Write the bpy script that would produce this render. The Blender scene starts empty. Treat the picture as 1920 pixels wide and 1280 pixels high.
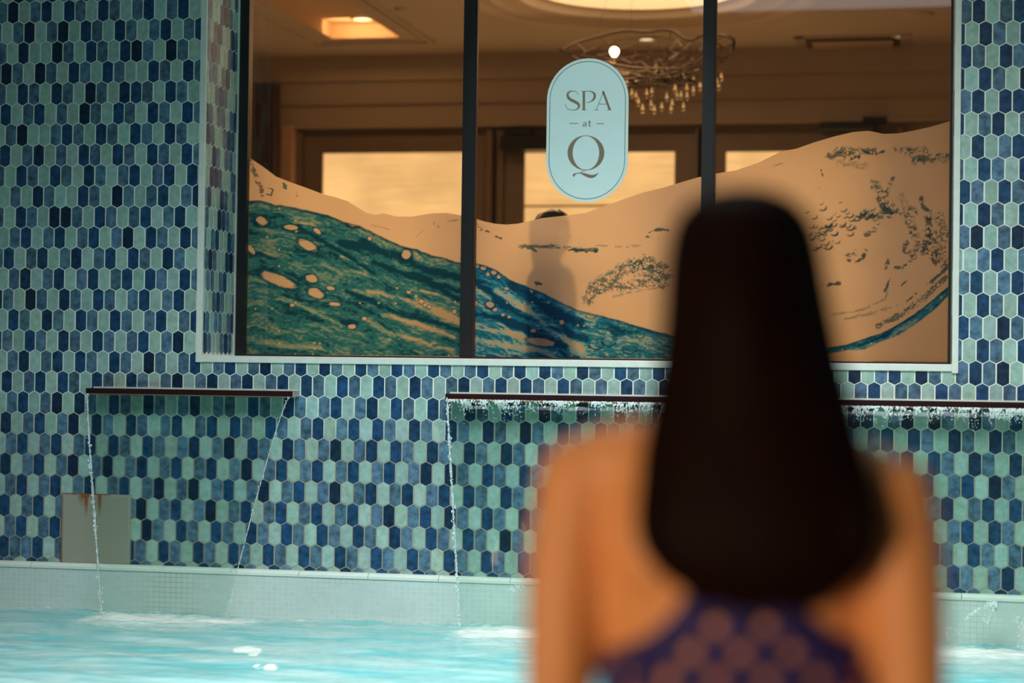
import bpy, bmesh, math, random
import numpy as np
from mathutils import Vector, Matrix, noise as mnoise
random.seed(7); rng = np.random.default_rng(7)
S = bpy.context.scene; COL = S.collection

# ------------------------------------------------------------------ camera
# fitted to the photograph; the water level is z = 0, the tiled wall face is y = 0
Z0 = 2.465
CX, CZ, DIST, YAW, PITCH, ROLL, FPX = 3.7197, -1.4795 + Z0, 7.7863, .2030584, .0163284, .0134827, 3780.16
_c, _s = math.cos(YAW), math.sin(YAW)
FW = Vector((-_s * math.cos(PITCH), _c * math.cos(PITCH), math.sin(PITCH)))
_rt = Vector((_c, _s, 0)); _up = _rt.cross(FW)
R2 = math.cos(ROLL) * _rt + math.sin(ROLL) * _up
U2 = -math.sin(ROLL) * _rt + math.cos(ROLL) * _up
CAM = Vector((CX, -DIST, CZ))
def ray(px, py): return FW + R2 * ((px - 960) / FPX) - U2 * ((py - 640) / FPX)
def at(px, py, Y):
    d = ray(px, py); return CAM + d * ((Y + DIST) / d.y)
def atz(px, py, Z):
    d = ray(px, py); return CAM + d * ((Z - CZ) / d.z)
def pix(X, Y, Z):
    """vectorised projection of world points (for laying out the printed picture on the film)"""
    dx, dy, dz = X - CAM.x, Y - CAM.y, Z - CAM.z
    w = dx * FW.x + dy * FW.y + dz * FW.z
    return (960 + FPX * (dx * R2.x + dy * R2.y + dz * R2.z) / w,
            640 - FPX * (dx * U2.x + dy * U2.y + dz * U2.z) / w)
cd = bpy.data.cameras.new('camera'); cam = bpy.data.objects.new('camera', cd); COL.objects.link(cam)
m3 = Matrix((R2, U2, -FW)).transposed()
cam.matrix_world = Matrix.Translation(CAM) @ m3.to_4x4()
cd.sensor_fit = 'HORIZONTAL'; cd.sensor_width = 36; cd.lens = FPX / 1920 * 36
cd.clip_start = .05; cd.clip_end = 60
cd.dof.use_dof = True; cd.dof.focus_distance = 7.95; cd.dof.aperture_fstop = 1.55
S.camera = cam

# ------------------------------------------------------------------ world, lights, exposure
S.view_settings.view_transform = 'Standard'; S.view_settings.look = 'None'
S.view_settings.gamma = 1; S.view_settings.use_curve_mapping = False
S.view_settings.exposure = 0.0
w = bpy.data.worlds.new('world'); S.world = w; w.use_nodes = True
w.node_tree.nodes['Background'].inputs[0].default_value = (.50, .66, .62, 1)
w.node_tree.nodes['Background'].inputs[1].default_value = .055
def area(name, loc, target, sx, sy, power, col):
    l = bpy.data.lights.new(name, 'AREA'); l.shape = 'RECTANGLE'; l.size = sx; l.size_y = sy
    l.energy = power; l.color = col
    o = bpy.data.objects.new(name, l); COL.objects.link(o); o.location = loc
    o.rotation_euler = (Vector(target) - Vector(loc)).to_track_quat('-Z', 'Y').to_euler(); return o
# pool hall: a skylight over the pool, plus added unseen fill lights
area('skylight', (3.1, -4.5, 3.60), (3.1, -4.5, 0), 2.1, 2.6, 30, (.84, .94, 1.0))
area('pool_fill', (2.9, -2.7, 3.60), (2.7, -1.9, 0), 3.2, 1.2, 122, (.88, .965, .99)).data.spread = math.radians(100)  # unseen overhead fill added for the water and lower wall
area('side_fill_left', (-3.6, -4.2, 1.2), (2.2, 0, .1), 2.0, 1.4, 7, (.88, .98, .96))  # fill added from the left, aimed low on the wall
area('side_fill_right', (8.6, -4.0, 1.4), (3.0, 0, .1), 2.4, 1.8, 16, (.88, .98, .96))  # weak fill added from the right, aimed low on the wall
area('warm_back_fill', (1.5, -9.8, .80), (3.5, -5.7, .9), .8, .5, 8.8, (1.0, .72, .45)).data.spread = math.radians(50)  # warm fill added low behind the camera for the woman's back
sl = bpy.data.lights.new('sign_fill_spot', 'SPOT'); sl.energy = 78; sl.color = (.88, .97, 1.0); sl.spot_size = math.radians(24); sl.spot_blend = .8; sl.shadow_soft_size = .06  # unseen spot added to brighten the oval sign
so0 = bpy.data.objects.new('sign_fill_spot', sl); COL.objects.link(so0); so0.location = (2.34, -2.3, 3.55); so0.rotation_euler = (Vector((2.34, .4, 2.0)) - so0.location).to_track_quat('-Z', 'Y').to_euler()
# lounge behind the window: warm ceiling light
area('lounge_light', (1.9, 2.2, 2.86), (1.9, 1.2, 0), 2.6, 1.2, 54, (1.0, .56, .25)).data.spread = math.radians(128)

# ------------------------------------------------------------------ helpers
def finish(me, name, mat, parent=None, smooth=False):
    if mat is not None: me.materials.append(mat)
    if smooth:
        me.polygons.foreach_set('use_smooth', [True] * len(me.polygons))
    o = bpy.data.objects.new(name, me); COL.objects.link(o)
    if parent is not None:
        o.parent = parent; o.matrix_parent_inverse = Matrix.Translation(parent.location).inverted() if parent.type == 'EMPTY' else Matrix()
    return o
def obj(name, bm, mat, parent=None, smooth=False):
    me = bpy.data.meshes.new(name); bm.to_mesh(me); bm.free(); return finish(me, name, mat, parent, smooth)
def pymesh(name, verts, faces, mat, parent=None, smooth=False, col=None):
    me = bpy.data.meshes.new(name); me.from_pydata([tuple(v) for v in verts], [], faces); me.update()
    if col is not None:
        a = me.color_attributes.new('Col', 'FLOAT_COLOR', 'POINT')
        c = np.ones((len(verts), 4), dtype=np.float32); c[:, :3] = np.asarray(col)[:, :3]
        a.data.foreach_set('color', c.ravel())
    return finish(me, name, mat, parent, smooth)
def thing(name, label, cat, loc=(0, 0, 0), group=None):
    o = bpy.data.objects.new(name, None); COL.objects.link(o); o.location = loc; o.empty_display_size = .05
    return tag(o, label, cat, group)
def tag(o, label, cat, group=None, kind=None):
    o['label'] = label; o['category'] = cat
    if group: o['group'] = group
    if kind: o['kind'] = kind
    return o
def struct(o, label=None):
    o['kind'] = 'structure'
    if label: o['label'] = label
    return o
def bx(bm, x0, x1, y0, y1, z0, z1, bev=0):
    r = bmesh.ops.create_cube(bm, size=1)
    for v in r['verts']:
        v.co = Vector(((x0 + x1) / 2 + v.co.x * (x1 - x0), (y0 + y1) / 2 + v.co.y * (y1 - y0), (z0 + z1) / 2 + v.co.z * (z1 - z0)))
    if bev:
        es = list({e for v in r['verts'] for e in v.link_edges})
        bmesh.ops.bevel(bm, geom=es, offset=bev, segments=2, affect='EDGES', profile=.5)
    return bm
def box(*a, bev=0): return bx(bmesh.new(), *a, bev=bev)
def tube(bm, pts, rad, seg=6, closed=False, squash=None):
    """tube along a polyline; rad number or list"""
    pts = [Vector(p) for p in pts]; n = len(pts)
    rad = [rad] * n if isinstance(rad, (int, float)) else list(rad)
    rings = []; prev = None
    for i, p in enumerate(pts):
        if closed: t = pts[(i + 1) % n] - pts[i - 1]
        else: t = pts[min(i + 1, n - 1)] - pts[max(i - 1, 0)]
        if t.length < 1e-9: t = Vector((0, 0, 1))
        t.normalize()
        if prev is None:
            a = Vector((0, 0, 1)) if abs(t.z) < .9 else Vector((1, 0, 0))
            prev = t.cross(a).normalized()
        u = (prev - t * prev.dot(t)); u = u.normalized() if u.length > 1e-6 else t.orthogonal().normalized()
        prev = u; v = t.cross(u)
        ring = []
        for k in range(seg):
            q = 2 * math.pi * k / seg
            ring.append(bm.verts.new(p + (u * math.cos(q) + v * math.sin(q)) * rad[i]))
        rings.append(ring)
    m = n if closed else n - 1
    for i in range(m):
        A, B = rings[i], rings[(i + 1) % n]
        for k in range(seg):
            try: bm.faces.new((A[k], A[(k + 1) % seg], B[(k + 1) % seg], B[k]))
            except ValueError: pass
    if not closed:
        bm.faces.new(rings[0][::-1]); bm.faces.new(rings[-1])
    return bm
def lathe(bm, prof, c=(0, 0, 0), seg=24):
    """profile [(r, z)] turned about a vertical axis"""
    c = Vector(c); rings = []
    for r, z in prof:
        if r < 1e-6: rings.append([bm.verts.new(c + Vector((0, 0, z)))])
        else: rings.append([bm.verts.new(c + Vector((r * math.cos(2 * math.pi * k / seg), r * math.sin(2 * math.pi * k / seg), z))) for k in range(seg)])
    for A, B in zip(rings, rings[1:]):
        for k in range(seg):
            k2 = (k + 1) % seg
            if len(A) == 1 and len(B) == 1: continue
            if len(A) == 1: bm.faces.new((A[0], B[k2], B[k]))
            elif len(B) == 1: bm.faces.new((A[k], A[k2], B[0]))
            else: bm.faces.new((A[k], A[k2], B[k2], B[k]))
    return bm
def smoothline(pts, n=8):
    """Catmull-Rom through points (any dimension)"""
    P = [np.array(p, float) for p in pts]; out = []
    for i in range(len(P) - 1):
        a, b, c, d = P[max(i - 1, 0)], P[i], P[i + 1], P[min(i + 2, len(P) - 1)]
        for k in range(n):
            t = k / n
            out.append(.5 * ((2 * b) + (c - a) * t + (2 * a - 5 * b + 4 * c - d) * t * t + (3 * b - a - 3 * c + d) * t ** 3))
    out.append(P[-1]); return out

# ------------------------------------------------------------------ materials
def newmat(name):
    m = bpy.data.materials.new(name); m.use_nodes = True; nt = m.node_tree
    return m, nt, nt.nodes['Principled BSDF'], nt.nodes['Material Output']
def plain(name, col, rough=.5, metal=0., var=.12, scale=30., bump=0., spec=None, emit=None, es=0.):
    """principled with a little noise in the colour"""
    m, nt, b, out = newmat(name)
    tc = nt.nodes.new('ShaderNodeTexCoord'); n = nt.nodes.new('ShaderNodeTexNoise')
    n.inputs['Scale'].default_value = scale; n.inputs['Detail'].default_value = 3
    nt.links.new(tc.outputs['Object'], n.inputs['Vector'])
    mx = nt.nodes.new('ShaderNodeMix'); mx.data_type = 'RGBA'
    mx.inputs[6].default_value = tuple(c * (1 - var) for c in col) + (1,)
    mx.inputs[7].default_value = tuple(min(1, c * (1 + var)) for c in col) + (1,)
    nt.links.new(n.outputs['Fac'], mx.inputs[0]); nt.links.new(mx.outputs[2], b.inputs['Base Color'])
    b.inputs['Roughness'].default_value = rough; b.inputs['Metallic'].default_value = metal
    if spec is not None: b.inputs['Specular IOR Level'].default_value = spec
    if bump:
        bp = nt.nodes.new('ShaderNodeBump'); bp.inputs['Strength'].default_value = bump; bp.inputs['Distance'].default_value = .002
        nt.links.new(n.outputs['Fac'], bp.inputs['Height']); nt.links.new(bp.outputs[0], b.inputs['Normal'])
    if emit: b.inputs['Emission Color'].default_value = emit + (1,); b.inputs['Emission Strength'].default_value = es
    return m

def tile_material():
    m, nt, b, out = newmat('glazed_hexagon_tile')
    a = nt.nodes.new('ShaderNodeVertexColor'); a.layer_name = 'Col'
    tc = nt.nodes.new('ShaderNodeTexCoord')
    n = nt.nodes.new('ShaderNodeTexNoise'); n.inputs['Scale'].default_value = 34; n.inputs['Detail'].default_value = 4; n.inputs['Roughness'].default_value = .6
    nt.links.new(tc.outputs['Object'], n.inputs['Vector'])
    rp = nt.nodes.new('ShaderNodeMapRange'); rp.inputs[1].default_value = .34; rp.inputs[2].default_value = .68
    rp.inputs[3].default_value = .48; rp.inputs[4].default_value = 1.45
    nt.links.new(n.outputs['Fac'], rp.inputs[0])
    mx = nt.nodes.new('ShaderNodeVectorMath'); mx.operation = 'MULTIPLY'
    # the mottling is strong on blue tiles, weak on the pale ones
    sep = nt.nodes.new('ShaderNodeSeparateColor'); nt.links.new(a.outputs[0], sep.inputs[0])
    k = nt.nodes.new('ShaderNodeMapRange'); k.inputs[1].default_value = .08; k.inputs[2].default_value = .25
    k.inputs[3].default_value = 1; k.inputs[4].default_value = .35
    nt.links.new(sep.outputs[0], k.inputs[0])
    mm = nt.nodes.new('ShaderNodeMix'); mm.inputs[2].default_value = 1.0
    nt.links.new(k.outputs[0], mm.inputs[0]); nt.links.new(rp.outputs[0], mm.inputs[3])
    nt.links.new(a.outputs[0], mx.inputs[0]); nt.links.new(mm.outputs[0], mx.inputs[1])
    nt.links.new(mx.outputs[0], b.inputs['Base Color'])
    b.inputs['Roughness'].default_value = .42; b.inputs['Specular IOR Level'].default_value = .3
    return m
M_TILE = tile_material()

def grout_material():
    m, nt, b, out = newmat('grout')
    tc = nt.nodes.new('ShaderNodeTexCoord'); sp = nt.nodes.new('ShaderNodeSeparateXYZ')
    nt.links.new(tc.outputs['Object'], sp.inputs[0])
    n = nt.nodes.new('ShaderNodeTexNoise'); n.inputs['Scale'].default_value = 3.5; nt.links.new(tc.outputs['Object'], n.inputs['Vector'])
    ad = nt.nodes.new('ShaderNodeMath'); ad.operation = 'MULTIPLY_ADD'; ad.inputs[1].default_value = .22
    nt.links.new(n.outputs['Fac'], ad.inputs[0]); nt.links.new(sp.outputs[2], ad.inputs[2])
    r = nt.nodes.new('ShaderNodeMapRange'); r.inputs[1].default_value = .78; r.inputs[2].default_value = 1.0
    nt.links.new(ad.outputs[0], r.inputs[0])
    mx = nt.nodes.new('ShaderNodeMix'); mx.data_type = 'RGBA'
    mx.inputs[6].default_value = (.38, .34, .25, 1)     # mineral-stained grout below the spouts
    mx.inputs[7].default_value = (.86, .88, .76, 1)
    nt.links.new(r.outputs[0], mx.inputs[0]); nt.links.new(mx.outputs[2], b.inputs['Base Color'])
    b.inputs['Roughness'].default_value = .9
    return m
M_GROUT = grout_material()
M_TRIM = plain('painted_white_trim', (.74, .76, .68), .4)
M_FRAME = plain('black_window_frame', (.010, .010, .011), .45)
M_GASKET = plain('dark_red_gasket', (.05, .012, .012), .5)
M_BRONZE = plain('dark_bronze', (.022, .007, .008), .7, 0, spec=.1)
M_STEEL = plain('aged_steel', (.45, .42, .34), .5, .15, .15, 14)
M_PLASTER = plain('warm_plaster', (.50, .40, .30), .8, 0, .06, 2)
M_CEIL = plain('ceiling_paint', (.64, .56, .48), .85, 0, .05, 2)
M_WOODWALL = plain('brown_wall_panel', (.36, .26, .18), .6, 0, .12, 4)
M_DARK = plain('dark_metal', (.012, .010, .010), .4)
M_FLOOR = plain('lounge_floor', (.28, .2, .13), .5, 0, .1, 3)

# ------------------------------------------------------------------ the tiled wall
W, H, TIP, GR = .05, .0854, .0140, .0025
PAL = {'L': (.335, .485, .425), 'M': (.088, .172, .250), 'D': (.012, .058, .135)}
# colours read row by row off the photograph; (first index, string)
LEFT = {
 0: (-1, 'MDLMDLDMLDMLMDLMDL'), 1: (-2, 'MLMDLMDLDMLDMLMDLMD'), 2: (-1, 'MLDLLDMLDMLDDMLDML'),
 3: (-2, 'DDMLDMLDMLDMLLDMLDM'), 4: (-1, 'MLDMLDMLDMLDDMLDMML'.replace('DMML', 'DML')), 5: (-1, 'DLMDLMLDMLDMLDMLDM'),
 6: (-1, 'LMDLLMDMLDMLDMLDML'), 7: (-1, 'DLMDLMLDMLDMLDMLDM'), 8: (-1, 'MLDMLDMLDMLMDLMDLD'),
 9: (-1, 'LMLDMLLDMLDMLMDLMD'), 10: (-1, 'MLDMLDDMLDMLMDLMDLD'), 11: (-1, 'LMDLMDLMDLMDLDMLDM'),
 12: (-1, 'MDLMDLMDLMDLDMLDMLL'), 13: (-1, 'LMDLMDLMDLMDLDMLDM'), 14: (-1, 'DMLDMLDMLDMLMDLMDLD'),
 15: (-1, 'LDMLDMLDMLDMLMDLMD'), 16: (-1, 'DMLDMLDMLDMLMDLMDLM'),
 17: (-1, 'LMDLMDLDMLDMLDMLMDLMDLMDLMDLMLDMLDMLDMLMDLMDLDMLDM'[:50]),
 18: (0, 'DLMDLDMLDMLDMLMDLMLDMLMDLDLDMLDMLMDLDMLDLMDLMDLMLDM'[:0]),
}
LEFT[17] = (-1, 'LMDLMDLDMLDMLDMLMDLMDLMDLMD' + '')
def fill(r, start, s): ROWS.setdefault(r, {}).update({start + k: ch for k, ch in enumerate(s)})
ROWS = {}
for r, (a, s) in LEFT.items():
    if r < 17: fill(r, a, s)
fill(17, -1, 'LMDLMDLDMLDMLDMLMDLMDLMDLMDL'); fill(17, 27, 'DMLDMLMDLDMLDMLMDLMDLDMLD'[:0])
for i, ch in zip(range(25, 49), 'DLDMLDMLDMLDMLMDLMDLDMLD'): fill(17, i, ch)
fill(18, 0, 'DLMDLDMLDMLDMLMDLMDLMLDMDLDMLMLDMLDMLMDLMDLDMLDM'[:0])
fill(18, 0, 'DLMDLDMLDMLDMLMDLMDLMDLM'); fill(18, 24, 'DLDMLDMLDMLDMLMDLMDLDMLDMLMLDM')
for k, ch in {38: 'M', 39: 'D', 40: 'L', 41: 'M', 42: 'D', 43: 'L', 44: 'D', 45: 'M', 46: 'L', 47: 'D', 48: 'M', 49: 'L', 50: 'M', 51: 'L', 52: 'D', 53: 'M'}.items(): ROWS[18][k] = ch
fill(19, 0, 'MDLMDLDMLDMLDMLMDLMLDMLDDMLMDLMDLDMLDMLDMLDMLDMLD'[:0])
fill(19, -1, 'LMDLMDLDMLDMLDMLMDLMLDML'.replace('MLDML', 'MLDML')); fill(19, 24, 'DMLMDLMDLDMLDMLDMLDMLDMLDMLD')
for k, ch in enumerate('MDLMDLDMLDMLDMLMDLMLD'): ROWS[19][k] = ch
for k, ch in {19: 'M', 20: 'L', 21: 'D', 22: 'M', 23: 'L'}.items(): ROWS[19][k] = ch
fill(20, 0, 'DLMDLMDLDMLDMLMDLMDLDMLDMLMDLMDLMDLDMLMDLMDLMDLMDML'[:0])
fill(20, 0, 'DLMDLMDLDMLDMLMDLMLDDMLDMLMD'[:0]); fill(20, 0, 'DLMDLMDLDMLDMLMDL' + 'MDLDMLDMLMD'); fill(20, 28, 'LMDLDMLDMLDMLDMLDMDML'[:0])
for k, ch in zip(range(24, 50), 'MLMDLMDLDMLDMLDMLDMLDMLDML'): ROWS[20][k] = ch
fill(21, -1, 'LMDLMDLMDLDMLDMLMDLMDLDMLDML'); 
for k, ch in zip(range(23, 48), 'LDMLMDLMDLDMLDMLDMLDMLDML'): ROWS[21][k] = ch
fill(22, 0, 'DLMDLMDLMDLMDLMDLMDLMDLMDLMD')
for k, ch in zip(range(23, 48), 'MDLMDLMDLMDLMDLDMLDMLDMLD'): ROWS[22][k] = ch
fill(23, -1, 'LMDLMDLMDLMDLMDLMDLMDLMDLMDL')
for k, ch in zip(range(23, 46), 'LMDLMDLMDLMDLMDLDMLDMLD'): ROWS[23][k] = ch
fill(24, 0, 'DLMDLMDLMDLMDLMDLMDLMDLMDLMD')
for k, ch in zip(range(23, 46), 'MDLMDLMDLMDLMDLDMLDMLDM'): ROWS[24][k] = ch
fill(25, -1, 'LMDLMDLMDLMDLDMLDMLMDLDMLDML'[:0])
fill(25, -1, 'LMDLMD'); fill(25, 5, 'LMDLMDLDMLDMLDMLMDLMDLMDLMDL'[:0]); fill(25, 11, 'LDMLDMLDMLDMLDML')
for k, ch in zip(range(23, 46), 'LDMLDMLDMLDMLDMLDMLDMLM'): ROWS[25][k] = ch
fill(26, 0, 'DMMDLM'); fill(26, 11, 'DMLDMLDMLDMLDMLDM'[:0]); fill(26, 11, 'DMLDMLDMLDML')
for k, ch in zip(range(23, 46), 'DMLDMLDMLDMLDMLDMLDMLDM'): ROWS[26][k] = ch
RIGHT = {1: (76, 'MDLMD'), 2: (77, 'LDMLD'), 3: (76, 'DMLDM'), 4: (77, 'LDMLD'), 5: (76, 'MDLDD'), 6: (77, 'LMDLM'),
 7: (76, 'LDLMD'), 8: (77, 'LDMLD'), 9: (76, 'DMLDM'), 10: (77, 'LDMLD'), 11: (76, 'MDLMD'), 12: (77, 'LMDLM'),
 13: (76, 'MDLMDL'), 14: (77, 'LDMLD'), 15: (76, 'DMLDML'), 16: (77, 'LDMLD'),
 17: (68, 'DLMDLDMLMDMDL'), 18: (69, 'MDLMMLDMLDLMD'), 19: (69, 'DLMDLDMLDMLD'), 20: (70, 'MDLDMLDMLDML'),
 21: (70, 'LMDLDMLDMLD'), 22: (72, 'LMDLMDLDML'), 23: (73, 'LMDLMDLD'), 24: (74, 'DLMDLDML'), 25: (74, 'DMLDMLMD'), 26: (75, 'LDMLMDL')}
for r, (a, s) in RIGHT.items(): fill(r, a + 1, s)        # one column is added by the lattice fit
def letter(r, i):
    R = ROWS.get(r, {})
    if i in R: return R[i]
    if R:
        below = [k for k in R if k < i]
        if below:
            k = max(below); return 'LMDLMD'[('LMD'.index(R[k]) + (2 * (i - k))) % 3] if True else 'L'
        k = min(R); return 'LMD'[('LMD'.index(R[k]) + (k - i)) % 3]
    return 'DML'[(i + (r // 2) * 1 + r * 2) % 3]
def clip(poly, x0, x1, z0, z1):
    for ax, lim, sg in ((0, x0, 1), (0, x1, -1), (1, z0, 1), (1, z1, -1)):
        out = []
        for k in range(len(poly)):
            a, b = poly[k - 1], poly[k]
            da, db = (a[ax] - lim) * sg, (b[ax] - lim) * sg
            if da >= 0 or db >= 0:
                if da < 0 or db < 0:
                    t = da / (da - db); p = (a[0] + (b[0] - a[0]) * t, a[1] + (b[1] - a[1]) * t)
                    if da < 0: out += [p, b]
                    else: out += [p]
                else: out += [b]
        poly = out
        if len(poly) < 3: return []
    return poly
def tile_field(name, to3, nrm, i0, i1, r0, r1, rects, parent=None, seed=0, lookup=letter):
    """hexagonal tiles standing proud of the grout, each bevelled; to3(u, z) -> point on the grout face"""
    V, F, C = [], [], []; rr = random.Random(seed)
    for r in range(r0, r1 + 1):
        for i in range(i0, i1 + 1):
            u0 = i * W - (W / 2 if r % 2 == 0 else 0); z0 = Z0 - r * H
            w2, a, t = W / 2 - GR, (H - TIP) / 2, (H + TIP) / 2 - GR * 1.1
            j = rr.uniform(-.0006, .0006)
            hexa = [(u0 + j, z0 + t), (u0 - w2 + j, z0 + a), (u0 - w2 + j, z0 - a), (u0 + j, z0 - t), (u0 + w2 + j, z0 - a), (u0 + w2 + j, z0 + a)]
            ch = lookup(r, i); base = PAL[ch]
            f = rr.uniform(.88, 1.12)
            if ch == 'D': f = rr.choice((.45, .7, .9, 1, 1.1, 1.2)) ; 
            if ch == 'M': f = rr.uniform(.8, 1.2)
            base = (base[0] * f * rr.uniform(.93, 1.07), base[1] * f, base[2] * f * rr.uniform(.93, 1.07))
            for rc in rects:
                p = clip(hexa, *rc)
                if len(p) < 3: continue
                cx = sum(q[0] for q in p) / len(p); cz = sum(q[1] for q in p) / len(p)
                n = len(p); b0 = len(V)
                lv = [(0, 0.0), (.0, .0008), (.0013, .0016)]
                for ins, hgt in lv:
                    for q in p:
                        dx, dz = q[0] - cx, q[1] - cz; L = math.hypot(dx, dz) or 1
                        V.append(to3(q[0] - dx / L * ins, q[1] - dz / L * ins) + nrm * hgt); C.append(base)
                for lvl in range(2):
                    for k in range(n):
                        k2 = (k + 1) % n
                        F.append((b0 + lvl * n + k, b0 + lvl * n + k2, b0 + (lvl + 1) * n + k2, b0 + (lvl + 1) * n + k))
                F.append(tuple(b0 + 2 * n + k for k in range(n)))
    return pymesh(name, V, F, M_TILE, parent, col=C)

WX0, WX1 = .804, 3.836               # outside of the white trim
WZ0, WZ1 = -1.447 + Z0, 2.80
IX0, IX1, IZ0 = .830, 3.812, -1.419 + Z0
RIM = -2.278 + Z0
XL, XR, ZT = -1.1, 6.6, 3.6
bm = bmesh.new()
for a in ((XL, IX0, -1.3, ZT), (IX1, XR, -1.3, ZT), (IX0, IX1, -1.3, IZ0), (IX0, IX1, WZ1, ZT)):
    bx(bm, a[0], a[1], 0, .40 if a[2] < 0 and a[0] < .5 else .40, a[2], a[3])
wall = struct(obj('wall_front', bm, M_GROUT), 'wall of pale, mid and dark blue hexagon tiles around the window')
rects = [(XL, WX0, RIM, ZT), (WX1, XR, RIM, ZT), (WX0, WX1, RIM, WZ0)]
tile_field('tile_facing', lambda u, z: Vector((u, 0, z)), Vector((0, -1, 0)), -20, 130, -12, 27, rects, wall)
rev = tile_field('tile_facing', lambda u, z: Vector((IX0, u, z)), Vector((1, 0, 0)), 0, 8, -5, 16, [(.006, .366, IZ0, WZ1)], wall, 3,
           lookup=lambda r, i: 'DLMMLDLMDL'[(i * 7 + r * 3 + (i * r) % 2) % 10])
tile_field('tile_facing', lambda u, z: Vector((IX1, u, z)), Vector((-1, 0, 0)), 0, 8, -5, 16, [(.006, .366, IZ0, WZ1)], wall, 4,
           lookup=lambda r, i: 'DLMMLDLMDL'[(i * 7 + r * 3) % 10])
# white trim round the window
bm = bmesh.new()
bx(bm, WX0, IX0, -.010, .004, WZ0, WZ1, .002); bx(bm, IX1, WX1, -.010, .004, WZ0 - .006, WZ1, .002)
bx(bm, IX0, IX1, -.009, .004, WZ0 + .001, IZ0, .002)
bx(bm, IX0, IX0 + .006, .366, .378, IZ0, WZ1)
struct(obj('trim_1', bm, M_TRIM), 'white metal trim around the window opening')
struct(obj('trim_2', box(IX0, IX1, .004, .37, IZ0 - .02, IZ0 - .001), M_TRIM), 'white window sill')

# ------------------------------------------------------------------ pool rim of small pale mosaic
def mosaic():
    m, nt, b, out = newmat('pale_mosaic')
    tc = nt.nodes.new('ShaderNodeTexCoord'); sp = nt.nodes.new('ShaderNodeSeparateXYZ'); cb = nt.nodes.new('ShaderNodeCombineXYZ')
    nt.links.new(tc.outputs['Object'], sp.inputs[0]); nt.links.new(sp.outputs[0], cb.inputs[0]); nt.links.new(sp.outputs[2], cb.inputs[1])
    br = nt.nodes.new('ShaderNodeTexBrick'); br.offset = 0; br.squash = 1
    br.inputs['Scale'].default_value = 1; br.inputs['Brick Width'].default_value = .0240; br.inputs['Row Height'].default_value = .0206
    br.inputs['Mortar Size'].default_value = .0011; br.inputs['Mortar Smooth'].default_value = .3
    br.inputs['Color1'].default_value = (.55, .65, .62, 1); br.inputs['Color2'].default_value = (.60, .69, .66, 1)
    nt.links.new(cb.outputs[0], br.inputs['Vector'])
    n = nt.nodes.new('ShaderNodeTexNoise'); n.inputs['Scale'].default_value = 2.2; nt.links.new(tc.outputs['Object'], n.inputs['Vector'])
    r = nt.nodes.new('ShaderNodeMapRange'); r.inputs[1].default_value = .50; r.inputs[2].default_value = .72
    nt.links.new(n.outputs['Fac'], r.inputs[0])
    mx = nt.nodes.new('ShaderNodeMix'); mx.data_type = 'RGBA'
    mx.inputs[6].default_value = (.66, .78, .68, 1); mx.inputs[7].default_value = (.42, .36, .20, 1)
    nt.links.new(r.outputs[0], mx.inputs[0]); nt.links.new(mx.outputs[2], br.inputs['Mortar'])
    nt.links.new(br.outputs['Color'], b.inputs['Base Color']); b.inputs['Roughness'].default_value = .3
    return m
M_MOS = mosaic()
M_CAP = plain('rim_cap_tile', (.74, .82, .72), .3, 0, .06, 8)
rim = struct(obj('trim_3', box(XL, XR, -.032, .0, -1.3, RIM - .022), M_MOS), 'pool rim faced with small pale green mosaic')
bm = bmesh.new(); x = XL + .06
while x < XR:
    x1 = min(x + .288, XR)
    prof = [(0, RIM), (-.018, RIM), (-.029, RIM - .004), (-.036, RIM - .012), (-.036, RIM - .0225), (0, RIM - .0225)]
    A = [bm.verts.new((x + .0012, y, z)) for y, z in prof]; B = [bm.verts.new((x1 - .0012, y, z)) for y, z in prof]
    for k in range(6): bm.faces.new((A[k], A[(k + 1) % 6], B[(k + 1) % 6], B[k]))
    bm.faces.new(A[::-1]); bm.faces.new(B); x = x1
bmesh.ops.recalc_face_normals(bm, faces=bm.faces)
obj('rim_cap', bm, M_CAP, rim)
obj('cap_joint', box(XL, XR, -.026, -.001, RIM - .022, RIM - .007), plain('stained_joint', (.25, .14, .07), .9), rim)

# ------------------------------------------------------------------ steel cover plate with rust runs
def rusty():
    m, nt, b, out = newmat('brushed_plate_with_rust')
    tc = nt.nodes.new('ShaderNodeTexCoord')
    n = nt.nodes.new('ShaderNodeTexNoise'); n.inputs['Scale'].default_value = 9; n.inputs['Detail'].default_value = 5
    mp = nt.nodes.new('ShaderNodeMapping'); mp.inputs['Scale'].default_value = (5.5, 1, .55)
    nt.links.new(tc.outputs['Object'], mp.inputs[0]); nt.links.new(mp.outputs[0], n.inputs['Vector'])
    at_ = nt.nodes.new('ShaderNodeVertexColor'); at_.layer_name = 'Col'
    ml = nt.nodes.new('ShaderNodeMath'); ml.operation = 'MULTIPLY'
    nt.links.new(n.outputs['Fac'], ml.inputs[0]); nt.links.new(at_.outputs[0], ml.inputs[1])
    r = nt.nodes.new('ShaderNodeMapRange'); r.inputs[1].default_value = .12; r.inputs[2].default_value = .34
    nt.links.new(ml.outputs[0], r.inputs[0])
    mx = nt.nodes.new('ShaderNodeMix'); mx.data_type = 'RGBA'
    mx.inputs[6].default_value = (.37, .34, .265, 1); mx.inputs[7].default_value = (.28, .085, .022, 1)
    nt.links.new(r.outputs[0], mx.inputs[0]); nt.links.new(mx.outputs[2], b.inputs['Base Color'])
    b.inputs['Roughness'].default_value = .55; b.inputs['Metallic'].default_value = .1
    return m
pa, pb = at(116, 924, -.006), at(243, 1060, -.006)
nx, nz = 60, 60; V, F, C = [], [], []
zt, zb = pa.z, RIM + .001
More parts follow.
